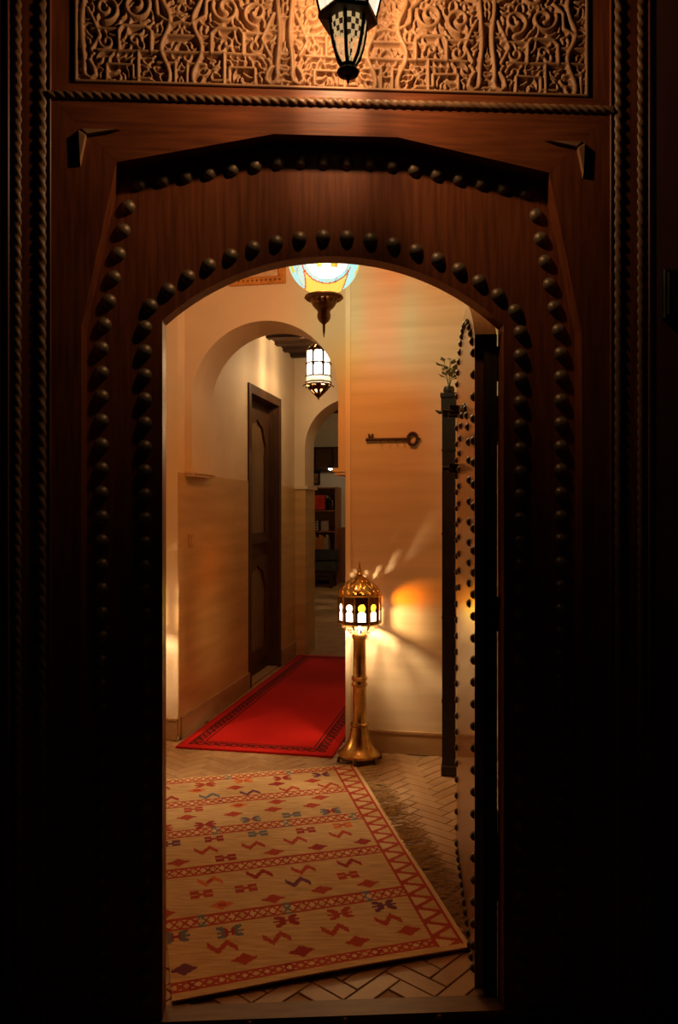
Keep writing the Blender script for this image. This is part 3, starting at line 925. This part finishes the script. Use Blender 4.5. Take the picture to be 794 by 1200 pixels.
for j in range(nlat):
    for i in range(nlon):
        i2 = (i + 1) % nlon
        fs.append((j * nlon + i, j * nlon + i2, (j + 1) * nlon + i2, (j + 1) * nlon + i))
        ph = -74 + 148 * (j + 0.5) / nlat
        az = (360 * (i + 0.5) / nlon + 90 - 7 + 45) % 360
        a = az % 90 - 45; med = int(az // 90)          # four round medallions, one facing the doorway
        pr = math.radians(ph); ar = math.radians(a)
        c0 = math.radians(-15)
        d = math.degrees(math.acos(max(-1, min(1, math.cos(pr) * math.cos(c0) * math.cos(ar) + math.sin(pr) * math.sin(c0)))))
        if med == 2 and ph < -24 and d < 42.5: ms.append(5)
        elif med == 2 and a > 2 and d < 42.5: ms.append(6)
        elif med == 2 and a < -40 and ph > -24: ms.append(2)
        elif d < 42.5:
            if 7 < abs(a) < 19 and -31 < ph < -11: ms.append(4)
            elif med == 2 and 25 < abs(a) < 31: ms.append(3)
            elif med == 0 and d < 36: ms.append(1)
            else: ms.append(2)
        elif d < 45.0: ms.append(3)
        else: ms.append(5 if ph < -45 else 0)
b = MB(); b.v = vs; b.f = fs; b.m = ms
b.build('glass_globe', [g_amber, g_white, g_aqua, g_red, g_gold, g_deep, g_peach], gl, smooth=60)
m = MB(); m.lathe([(0.050, 0.186), (0.060, 0.180), (0.080, 0.176), (0.083, 0.168), (0.074, 0.160), (0.062, 0.158)], 32, cap=False)
m.build('lower_collar', BRASS_DARK, gl, smooth=40)
pierced([(0.060, 0.160), (0.056, 0.150), (0.050, 0.140), (0.045, 0.132)], 32, lambda i, k: k % 2 == 0 or i == 2, 0.003).build('pierced_cup', BRASS_DARK, gl)
m = MB(); m.lathe([(0.046, 0.134), (0.038, 0.124), (0.030, 0.118), (0.026, 0.108), (0.029, 0.096), (0.028, 0.082), (0.021, 0.070), (0.012, 0.062), (0.006, 0.056), (0.005, 0.026), (0.001, 0.0)], 20); m.build('finial', BRASS_DARK, gl, smooth=40)
m = MB(); m.lathe([(0.045, 0.480), (0.070, 0.486), (0.066, 0.500), (0.040, 0.520), (0.022, 0.545), (0.014, 0.575), (0.010, 0.585)], 28); m.build('upper_cap', BRASS_DARK, gl, smooth=40)
m = MB()
zc_ = 0.585
k = 0
while zc_ < 1.13:
    M = Matrix.Rotation(math.pi / 2 * (k % 2), 3, 'Z')
    m.tube([M @ Vector((0.007 * math.cos(t), 0, 0.014 * math.sin(t))) + Vector((0, 0, zc_ + 0.012)) for t in [2 * math.pi * q / 10 for q in range(10)]], 0.0022, 5, closed=True)
    zc_ += 0.0225; k += 1
m.build('chain', CHAINM, gl)
m = MB(); m.lathe([(0.012, 1.110), (0.05, 1.125), (0.055, 1.149)], 20); m.build('ceiling_rose', BRASS_DARK, gl, smooth=40)
m = MB(); m.lathe([(0.006, 0.30), (0.026, 0.315), (0.030, 0.335), (0.022, 0.36), (0.012, 0.38), (0.012, 0.485)], 16); m.build('bulb', mat_emit('globe_bulb', (1.0, 0.86, 0.62), 8), gl, smooth=50)
lamp('globe_light', P_GLOBE, (1.0, 0.68, 0.42), 0.026, (0, 0, GZ), gl)

# ================================================================== HANGING CORRIDOR LANTERN (and a copy added out of view as fill for the far room)
def hanging_lantern(mw, label, power, hook_z):
    r = empty('hanging_lantern', mw)
    tag(r, label, 'lantern', 'hanging lanterns of the passage')
    N = 8; RR = 0.098; ap = RR * math.cos(math.pi / N); hw = RR * math.sin(math.pi / N)
    m = MB()
    for z in (0.118, 0.136, 0.180, 0.278, 0.372):
        m.tube([(RR * math.cos(2 * math.pi * (k + 0.5) / N), RR * math.sin(2 * math.pi * (k + 0.5) / N), z) for k in range(N)], 0.0058, 6, closed=True)
    m.build('band', BRASS_DARK, r)
    pn = MB(); pn.plate([(-hw + 0.007, 0), (hw - 0.007, 0), (hw - 0.007, 0.066)] + arc(0, 0.066, hw - 0.007, 0, 180, 10)[1:-1] + [(-hw + 0.007, 0.066)], [], -ap, -ap + 0.002)
    pm = pn.mesh('pane', G_LANT)
    fr_ = MB(); fr_.plate([(-hw, -0.006), (hw, -0.006), (hw, 0.092), (-hw, 0.092)], [[(p[0], p[1]) for p in [(-hw + 0.0072, 0), (hw - 0.0072, 0), (hw - 0.0072, 0.066)] + arc(0, 0.066, hw - 0.0072, 0, 180, 10)[1:-1] + [(-hw + 0.0072, 0.066)]]], -ap - 0.002, -ap + 0.003)
    fm2 = fr_.mesh('pane_frame', BRASS_DARK)
    for z in (0.184, 0.281):
        for k in range(N):
            M = Matrix.Rotation(2 * math.pi * (k + 0.25) / N, 4, 'Z') @ Matrix.Translation((0, 0, z))
            q = link('pane_frame', fm2, r, M); link('pane', pm, q)
    lp = MB(); lp.plate([(-hw + 0.004, 0.140), (hw - 0.004, 0.140), (hw - 0.004, 0.176), (-hw + 0.004, 0.176)], [], -ap, -ap + 0.002)
    lpm = lp.mesh('lower_pane', G_LANT2)
    for k in range(N): link('lower_pane', lpm, r, Matrix.Rotation(2 * math.pi * (k + 0.25) / N, 4, 'Z'))
    m = MB()
    for k in range(N):
        a = 2 * math.pi * (k + 0.5) / N
        m.tube([(RR * math.cos(a), RR * math.sin(a), 0.118), (RR * 0.72 * math.cos(a), RR * 0.72 * math.sin(a), 0.085), (0.03 * math.cos(a), 0.03 * math.sin(a), 0.045), (0.004 * math.cos(a), 0.004 * math.sin(a), 0.02)], 0.005, 6)
        m.tube([(RR * math.cos(a), RR * math.sin(a), 0.118), (1.18 * RR * math.cos(a), 1.18 * RR * math.sin(a), 0.11), (1.2 * RR * math.cos(a), 1.2 * RR * math.sin(a), 0.098)], [0.005, 0.004, 0.002], 5)
    m.build('rib', BRASS_DARK, r)
    pierced([(0.012, 0.028), (0.034, 0.052), (0.058, 0.078), (0.080, 0.104), (0.094, 0.118)], 32, lambda i, k: i == 0 or k % 4 in (0, 1) or (i == 2), 0.002).build('lower_cone', BRASS_DARK, r)
    m = MB(); m.lathe([(0.001, 0.0), (0.006, 0.012), (0.010, 0.022), (0.005, 0.032)], 10); m.build('finial', BRASS_DARK, r)
    pierced([(0.099, 0.372), (0.092, 0.388), (0.078, 0.402), (0.060, 0.414), (0.040, 0.424), (0.018, 0.432)], 40, lambda i, k: i in (0, 3, 4) or k % 4 in (0, 2, 3), 0.002).build('crown', BRASS_DARK, r)
    m = MB(); m.lathe([(0.018, 0.43), (0.012, 0.44), (0.006, 0.448)], 10); m.tube([(0, 0, 0.445), (0, 0, hook_z)], 0.004, 6); m.build('hanger', BRASS_DARK, r)
    m = MB(); m.lathe([(0.004, 0.22), (0.02, 0.235), (0.024, 0.26), (0.016, 0.285), (0.006, 0.30)], 12); m.build('bulb', mat_emit('passage_bulb', (1.0, 0.88, 0.66), 8), r, smooth=50)
    lamp('passage_light', power, (1.0, 0.70, 0.40), 0.03, (0, 0, 0.26), r)
    return r
G_LANT = mat_glass('frosted_lit_pane', (1.0, 0.95, 0.85), 5.0, 0.5, (1.0, 0.97, 0.92))
G_LANT2 = mat_glass('frosted_low_pane', (1.0, 0.9, 0.7), 1.5, 0.5, (1.0, 0.85, 0.55))
hanging_lantern(GM @ Matrix.Translation((0.417, 1.70, 2.105)), 'lit glass-paned brass lantern hanging from the corridor ceiling', P_CORRIDOR, 0.475)
hanging_lantern(GM @ Matrix.Translation((0.35, 6.6, 2.2)), 'added fill lantern, unseen copy of the corridor one, lighting the far room', P_FAR_FILL, 0.90)

# ================================================================== LANTERN OVER THE PORTAL
ol = empty('street_lantern', FM @ Matrix.Translation((0.016, -0.255, 2.188)))
tag(ol, 'black iron lantern hanging in front of the carved frieze', 'lantern')
m = MB()
m.lathe([(0.0008, 0.0), (0.004, 0.014), (0.010, 0.019)], 10); m.lathe([(0.010, 0.0185), (0.022, 0.023), (0.025, 0.029), (0.020, 0.035), (0.012, 0.039), (0.015, 0.046)], 16)
m.build('drop_finial', IRON, ol, smooth=40)
for k in range(6):
    a = 2 * math.pi * (k + 0.3) / 6
    m = MB(); m.tube([(r * math.cos(a), r * math.sin(a), z) for r, z in ((0.014, 0.042), (0.026, 0.060), (0.034, 0.085), (0.040, 0.114), (0.043, 0.140))], 0.0040, 6)
    m.build('cage_rib', IRON, ol)
G_BEAD = mat_glass('crackled_amber_glass', (1.0, 0.70, 0.35), 0.7, 0.5, (1.0, 0.72, 0.36))
pierced([(0.012, 0.043), (0.020, 0.054), (0.026, 0.066), (0.030, 0.078), (0.033, 0.090), (0.035, 0.102), (0.037, 0.114), (0.039, 0.126), (0.040, 0.138)], 26, lambda i, k: (i + k) % 2 == 0, 0.001).build('beaded_glass', [G_BEAD], ol)
R0, R1, Z0, Z1 = 0.060, 0.112, 0.142, 0.375
def hexp(r, z): return [(r * math.cos(math.pi / 3 * k + 0.12), r * math.sin(math.pi / 3 * k + 0.12), z) for k in range(6)]
m = MB(); m.lathe([(0.046, 0.137), (R0 + 0.006, 0.140), (R0 + 0.006, 0.149), (R0 - 0.002, 0.151)], 6, rot=0.12); m.build('base_plate', IRON, ol)
lo_, hi_ = hexp(R0, Z0 + 0.008), hexp(R1, Z1)
for k in range(6):
    m = MB(); m.tube([lo_[k], hi_[k]], 0.0048, 6); m.build('glazing_bar', IRON, ol)
m = MB(); m.tube(lo_, 0.006, 6, closed=True); m.build('lower_ring', IRON, ol)
m = MB(); m.tube(hi_, 0.006, 6, closed=True); m.build('upper_ring', IRON, ol)
G_OUT = mat_glass('clear_street_glass', (1.0, 0.93, 0.82), 1.6, 0.8, (1.0, 0.93, 0.80))
for k in range(6):
    a, b_, c, d = lo_[k], lo_[(k + 1) % 6], hi_[(k + 1) % 6], hi_[k]
    q = MB(); n_ = Vector((math.cos(math.pi / 3 * (k + 0.5) + 0.12), math.sin(math.pi / 3 * (k + 0.5) + 0.12), 0)) * 0.0015
    vv = [Vector(x) - n_ for x in (a, b_, c, d)] + [Vector(x) for x in (a, b_, c, d)]
    q.add(vv, [(3, 2, 1, 0), (4, 5, 6, 7), (0, 1, 5, 4), (1, 2, 6, 5), (2, 3, 7, 6), (3, 0, 4, 7)])
    q.build('pane', G_OUT, ol)
m = MB(); m.lathe([(R1 + 0.012, 0.375), (R1 + 0.014, 0.383), (0.06, 0.41), (0.025, 0.435), (0.012, 0.445), (0.012, 0.46), (0.004, 0.475)], 6, rot=0.12); m.build('roof', IRON, ol)
m = MB(); m.tube([(0, 0.0, 0.47), (0, 0.0, 0.68), (0, 0.02, 0.71), (0, 0.05, 0.72), (0, 0.20, 0.72)], 0.008, 8)
m.lathe([(0.045, 0.0), (0.045, 0.012), (0.02, 0.018)], 16)
k0 = len(m.v) - 16 * 3
m.v = m.v[:k0] + [(x, 0.2085 - z, 0.72 + y) for x, y, z in m.v[k0:]]
m.build('bracket', IRON, ol, smooth=40)
m = MB(); m.lathe([(0.006, 0.23), (0.018, 0.245), (0.024, 0.27), (0.016, 0.30), (0.006, 0.32)], 14); m.tube([(0, 0, 0.150), (0, 0, 0.232)], 0.009, 8)
m.build('bulb', mat_emit('street_bulb', (1.0, 0.86, 0.62), 5), ol, smooth=50)
lamp('street_light', P_OUTSIDE, (1.0, 0.73, 0.46), 0.018, (0, 0, 0.260), ol)

# ================================================================== SMALL THINGS ON THE WALLS
# iron key with hooks
ky = empty('iron_key', GM @ Matrix.Translation((1.06, -0.014, 1.64)))
KEYM = mat_noise('rusty_key_iron', (0.022, 0.008, 0.005), (0.04, 0.014, 0.008), 30, rough=0.6, metal=0.0)
tag(ky, 'large dark iron key-shaped hook rail on the banded wall', 'key')
m = MB(); m.tube([(0.0, 0, 0), (0.215, 0, 0)], 0.0075, 10); m.tube([(-0.004, 0, 0), (0.004, 0, 0)], 0.009, 10); m.tube([(0.038, 0, 0), (0.044, 0, 0)], 0.008, 10); m.tube([(0.208, 0, 0), (0.216, 0, 0)], 0.009, 10)
m.build('shaft', KEYM, ky, smooth=40)
m = MB(); m.tube([(0.241 + 0.024 * math.cos(t), 0, 0.030 * math.sin(t)) for t in [2 * math.pi * k / 28 for k in range(28)]], 0.0085, 8, closed=True); m.tube([(0.266, 0, 0), (0.283, 0, 0)], [0.009, 0.003], 8)
m.build('bow', KEYM, ky, smooth=40)
m = MB(); m.plate([(0.008, 0.003), (0.036, 0.003), (0.036, 0.030), (0.026, 0.030), (0.026, 0.020), (0.018, 0.020), (0.018, 0.030), (0.008, 0.030)], [], -0.003, 0.003); m.build('bit', KEYM, ky)
for x in (0.075, 0.115, 0.155, 0.190):
    m = MB(); m.tube([(x, -0.002, -0.004), (x, -0.012, -0.014), (x, -0.020, -0.012), (x, -0.022, -0.004)], 0.0024, 6); m.build('hook', KEYM, ky, smooth=50)
for x in (0.055, 0.20):
    m = MB(); m.tube([(x, 0.0, 0), (x, 0.0145, 0)], 0.004, 6); m.build('wall_pin', KEYM, ky)

# framed carved plaque above the arch
pq = empty('carved_plaque', GM @ Matrix.Translation((0.272, 0.0985, 2.518)))
tag(pq, 'small framed carved plaque on the wall above the corridor arch', 'plaque')
FRM = mat_noise('gilt_frame_wood', (0.42, 0.17, 0.035), (0.55, 0.25, 0.06), 20, rough=0.45)
PW, PH, FW = 0.32, 0.23, 0.042
for nm, x0, x1, z0, z1 in (('frame_rail', 0, PW, 0, FW), ('frame_rail', 0, PW, PH - FW, PH), ('frame_stile', 0, FW, FW, PH - FW), ('frame_stile', PW - FW, PW, FW, PH - FW)):
    m = MB(); m.bevel_box(x0, x1, -0.022, -0.0005, z0, z1, 0.006); m.build(nm, FRM, pq)
m = MB(); m.box(FW, PW - FW, -0.010, -0.001, FW, PH - FW); m.build('field', mat_noise('stone_relief', (0.50, 0.35, 0.22), (0.60, 0.44, 0.29), 25, rough=0.7), pq)
m = MB(); rp_ = random.Random(2)
for ix in range(9):
    for iz in range(5):
        x = FW + 0.018 + ix * 0.0248; z = FW + 0.016 + iz * 0.0285
        a0 = rp_.uniform(0, 6.28)
        m.tube([(x + 0.009 * math.cos(a0 + t) * (1 - t / 9), -0.011, z + 0.010 * math.sin(a0 + t) * (1 - t / 9)) for t in np.linspace(0, 4.6, 8)], 0.003, 5)
m.build('relief', mat_noise('stone_relief_proud', (0.56, 0.40, 0.26), (0.64, 0.47, 0.31), 25, rough=0.7), pq)
m = MB()
for ix in range(11):
    x = 0.03 + ix * 0.026
    m.lathe([(0.007, 0), (0.005, 0.003)], 8, (x, FW / 2)); 
m.v = [(x, -0.0222 - z, y) for x, y, z in m.v]
m.build('frame_boss', mat_noise('frame_inlay', (0.14, 0.05, 0.02), (0.2, 0.08, 0.03), 20, rough=0.5), pq)

# dark plaque on the street wall
dp = empty('wall_plate', FM @ Matrix.Translation((0.812, -0.0505, 1.74)))
tag(dp, 'dark iron plate on the street wall right of the portal', 'plate')
m = MB(); m.bevel_box(0, 0.07, -0.014, -0.0003, 0, 0.122, 0.003); m.build('backplate', IRON, dp)
m = MB(); m.bevel_box(0.008, 0.062, -0.019, -0.0142, 0.008, 0.114, 0.002); m.build('face', IRON, dp)
m = MB(); m.tube([(0.035, -0.0195, 0.030), (0.035, -0.024, 0.030)], 0.008, 12); m.build('boss', IRON, dp, smooth=40)

# tall dark post with cross bar and greenery, right of the key
BLACKW = mat_noise('black_painted_wood', (0.008, 0.006, 0.005), (0.016, 0.012, 0.010), 12, rough=0.45)
po = empty('post_stand', Matrix.Translation((0.528, 3.735, 0)) @ Matrix.Rotation(math.radians(-11), 4, 'Z'))
tag(po, 'tall narrow black post stand beside the open wicket leaf', 'stand')
m = MB(); m.box(-0.031, 0.031, -0.031, 0.031, 0.0, 1.735); m.build('post', BLACKW, po)
m = MB(); m.lathe([(0.046, 1.735), (0.050, 1.745), (0.050, 1.80), (0.056, 1.81), (0.056, 1.828)], 4, rot=math.pi / 4); m.build('cap', BLACKW, po)
m = MB(); m.tube([(-0.062, -0.038, 1.745), (-0.045, -0.038, 1.735), (0.05, -0.038, 1.73), (0.075, -0.038, 1.738), (0.085, -0.038, 1.755)], [0.003, 0.008, 0.008, 0.008, 0.005], 8); m.build('cross_bar', IRON, po, smooth=50)
m = MB(); m.bevel_box(-0.036, 0.036, -0.036, 0.036, 0.0, 0.05, 0.004); m.build('foot_block', BLACKW, po)
for z in (0.35, 0.75, 1.15, 1.55):
    m = MB(); m.box(-0.0335, 0.0335, -0.0335, 0.0335, z, z + 0.012); m.build('iron_band', IRON, po)
sg = empty('leafy_sprig', Matrix.Translation((0.528, 3.735, 1.8295)) @ Matrix.Rotation(0.4, 4, 'Z'))
tag(sg, 'small grey-green leafy sprigs on top of the black post', 'plant')
LEAF = mat_noise('grey_green_leaf', (0.10, 0.11, 0.05), (0.2, 0.2, 0.1), 20, rough=0.6)
m = MB(); m.lathe([(0.022, 0.0), (0.028, 0.012), (0.024, 0.03), (0.018, 0.034)], 14); m.build('pot', IRON, sg, smooth=40)
rl = random.Random(9)
for k in range(7):
    a = rl.uniform(0, 6.28); l = rl.uniform(0.07, 0.15); x, y = math.cos(a), math.sin(a)
    tip = Vector((x * 0.035, y * 0.035, 0.03 + l))
    m = MB(); m.tube([(0, 0, 0.025), (x * 0.014, y * 0.014, 0.03 + l * 0.5), tip], 0.0015, 5)
    st = m.build('stem', LEAF, sg)
    for q in range(4):
        c = Vector((0, 0, 0.03)).lerp(tip, 0.45 + 0.18 * q); b_ = a + q * 2.2
        dx = Vector((math.cos(b_), math.sin(b_), 0.5)).normalized(); sd = dx.cross(Vector((0, 0, 1))).normalized(); up = sd.cross(dx) * 0.003
        L_ = 0.042
        m = MB(); m.add([c, c + dx * L_ * 0.5 + sd * 0.014 - up, c + dx * L_, c + dx * L_ * 0.5 - sd * 0.014 - up, c + dx * L_ * 0.5 + up, c + dx * L_ * 0.5 - up * 2],
                        [(0, 1, 4), (1, 2, 4), (2, 3, 4), (3, 0, 4), (1, 0, 5), (2, 1, 5), (3, 2, 5), (0, 3, 5)])
        m.build('leaf', LEAF, st)

# light switch on the corridor wall
sw = empty('light_switch', GM @ Matrix.Translation((0.0065, 0.17, 1.10)))
tag(sw, 'small ochre light switch low on the corridor wall', 'switch')
m = MB(); m.box(0, 0.008, -0.035, 0.035, -0.035, 0.035); m.build('plate', TADELAKT, sw)
m = MB(); m.box(0.0082, 0.013, -0.014, 0.014, -0.02, 0.02); m.build('rocker', TADELAKT, sw)

# ================================================================== FAR ROOM THINGS
# high dark shutter panel on the far wall
FRF = lambda u, z: GM @ Matrix.Translation((u, 9.745, z))
sh = empty('wall_cupboard', FRF(-1.72, 2.0)); tag(sh, 'long dark cupboard high on the far wall', 'cupboard')
m = MB(); m.box(0, 0.98, -0.25, 0, 0, 0.42); m.build('body', WOOD_DARK, sh)
for k in range(3):
    m = MB(); m.bevel_box(0.02 + 0.318 * k, 0.32 + 0.318 * k, -0.272, -0.2505, 0.03, 0.39, 0.012); dd = m.build('door', WOOD_DOOR, sh)
    m = MB(); m.tube([(0.28 + 0.318 * k, -0.273, 0.2), (0.28 + 0.318 * k, -0.295, 0.2)], 0.012, 8); m.build('knob', BRASS, dd)
pc = empty('small_picture', FRF(-1.585, 1.752)); tag(pc, 'small dark framed picture hanging under the high cupboard', 'picture')
m = MB(); m.plate([(0, 0), (0.235, 0), (0.235, 0.24), (0, 0.24)], [[(0.03, 0.03), (0.205, 0.03), (0.205, 0.21), (0.03, 0.21)]], -0.03, 0); m.build('frame', WOOD_DARK, pc)
m = MB(); m.box(0.03, 0.205, -0.012, -0.001, 0.03, 0.21); m.build('print', mat_noise('brown_print', (0.16, 0.07, 0.03), (0.30, 0.15, 0.07), 14, rough=0.6), pc)

cb = empty('open_cabinet', GM @ Matrix.Translation((-1.66, 9.30, 0))); tag(cb, 'tall open-fronted cabinet against the far wall', 'cabinet')
CABM = mat_noise('red_brown_cabinet', (0.20, 0.07, 0.03), (0.30, 0.11, 0.05), 8, (6, 6, 0.7), 0.4)
BACKM = mat_noise('dusty_pink_back', (0.42, 0.27, 0.2), (0.5, 0.34, 0.26), 6, rough=0.7)
m = MB(); m.box(0, 0.70, 0.40, 0.43, 0, 1.70); m.build('back', BACKM, cb)
m = MB(); m.box(0, 0.03, 0, 0.399, 0, 1.70); m.build('side', CABM, cb)
m = MB(); m.box(0.67, 0.70, 0, 0.399, 0, 1.70); m.build('side', CABM, cb)
for z in (0.06, 0.52, 0.90, 1.27, 1.67):
    m = MB(); m.box(0.031, 0.669, 0.01, 0.399, z, z + 0.022); m.build('shelf', CABM, cb)
rp = empty('red_picture', GM @ Matrix.Translation((-1.45, 9.52, 1.2935))); tag(rp, 'bright red picture standing on the top shelf of the cabinet', 'picture')
m = MB(); m.box(0, 0.25, 0, 0.02, 0, 0.28); m.build('frame', WOOD_DARK, rp)
m = MB(); m.box(0.012, 0.238, -0.004, -0.0005, 0.012, 0.268); m.build('print', mat_noise('scarlet_print', (0.50, 0.02, 0.02), (0.62, 0.04, 0.03), 10, rough=0.5), rp)
VM = mat_noise('dark_glaze', (0.02, 0.018, 0.016), (0.06, 0.045, 0.03), 8, rough=0.25)
def vase(u, s, z, h, label):
    o = MB().lathe([(0.03 * h / 0.2, 0), (0.045, h * 0.25), (0.05, h * 0.5), (0.025, h * 0.78), (0.02, h * 0.88), (0.03, h)], 14).build('vase', VM, None, GM @ Matrix.Translation((u, s, z)), smooth=40)
    tag(o, label, 'vase', 'dark vases in the far cabinet')
vase(-1.135, 9.55, 1.2935, 0.26, 'taller dark vase right of the red picture in the cabinet')
vase(-1.06, 9.42, 1.2935, 0.20, 'shorter dark vase at the right end of the cabinet top shelf')
# lattice box
lb = empty('lattice_box', GM @ Matrix.Translation((-1.54, 9.42, 0.9235))); tag(lb, 'dark box with a pale lattice front on the middle shelf', 'box')
m = MB(); m.box(0, 0.24, 0, 0.16, 0, 0.20); m.build('body', WOOD_DARK, lb)
m = MB()
for k in range(5): m.box(0.02 + 0.046 * k, 0.034 + 0.046 * k, -0.012, -0.0005, 0.01, 0.19)
for k in range(4): m.box(0.01, 0.23, -0.010, -0.0005, 0.02 + 0.046 * k, 0.03 + 0.046 * k)
m.build('lattice', mat_noise('pale_lattice', (0.40, 0.36, 0.30), (0.5, 0.45, 0.38), 8, rough=0.6), lb)
# books
rb = random.Random(4); x = -1.60; bn = 0
bcols = [('red', (0.32, 0.03, 0.02)), ('brown', (0.16, 0.08, 0.04)), ('orange', (0.42, 0.14, 0.04)), ('tan', (0.34, 0.22, 0.12)), ('black', (0.03, 0.025, 0.025))]
bm_l = {n: mat_noise(n + '_book_cloth', c, tuple(v * 1.25 for v in c), 12, rough=0.7) for n, c in bcols}
ordn = ['first', 'second', 'third', 'fourth', 'fifth', 'sixth', 'seventh', 'eighth', 'ninth', 'tenth', 'eleventh', 'twelfth']
while bn < 11:
    n_, c_ = bcols[rb.randrange(5)]; w = rb.uniform(0.036, 0.056); h = rb.uniform(0.25, 0.33)
    m = MB(); m.box(0, w - 0.003, 0, 0.2, 0, h); m.box(0.003, w - 0.006, 0.004, 0.196, h, h + 0.0005)
    o = m.build('book', bm_l[n_], None, GM @ Matrix.Translation((x, 9.36, 0.5435)))
    tag(o, f'{n_} book on the low cabinet shelf, {ordn[bn]} from the left', 'book', 'books in the far cabinet')
    x += w; bn += 1
# dark bench seat in front
bs_ = empty('low_bench', GM @ Matrix.Translation((-1.68, 8.55, 0))); tag(bs_, 'black upholstered bench in front of the far cabinet', 'bench')
BK = mat_noise('black_upholstery', (0.015, 0.016, 0.016), (0.035, 0.036, 0.034), 8, rough=0.6)
m = MB(); m.bevel_box(0, 0.82, 0, 0.45, 0.26, 0.42, 0.03); m.build('seat', BK, bs_)
m = MB(); m.bevel_box(0, 0.82, 0.40, 0.48, 0.4205, 0.62, 0.02); m.build('backrest', BK, bs_)
m = MB(); m.box(0.02, 0.80, 0.02, 0.43, 0.20, 0.2595); m.build('frame', WOOD_DARK, bs_)
for x_ in (0.03, 0.74):
    for y_ in (0.03, 0.37):
        m = MB(); m.box(x_, x_ + 0.05, y_, y_ + 0.05, 0, 0.1995); m.build('leg', WOOD_DARK, bs_)
# floor-standing wood panelling right of the cabinet
wp_ = MB(); wp_.box(-0.955, 0.4, 9.725, 9.7495, 0, 0.95); wp_.box(-0.955, 0.4, 9.71, 9.7495, 0.9505, 0.985)
for k in range(7): wp_.bevel_box(-0.94 + 0.19 * k, -0.78 + 0.19 * k, 9.712, 9.7245, 0.1, 0.88, 0.008)
struct(wp_.build('trim_4', CABM, None, GM), 'red-brown panelled dado on the far wall', 'trim')
# small wall spot lamp
sl = empty('spot_lamp', GM @ Matrix.Translation((-1.09, 9.40, 2.03))); tag(sl, 'tiny bright white lamp under the high cupboard end', 'lamp')
m = MB(); m.lathe([(0.05, 0.0), (0.045, 0.03), (0.02, 0.05)], 14); m.tube([(0, 0, 0.045), (0, 0.071, 0.06)], 0.01, 8); m.build('shade', IRON, sl, smooth=40)
m = MB(); m.lathe([(0.012, -0.03), (0.034, -0.02), (0.04, 0.004), (0.02, 0.02)], 14); m.build('bulb', mat_emit('spot_bulb', (1.0, 0.95, 0.85), 6), sl, smooth=40)
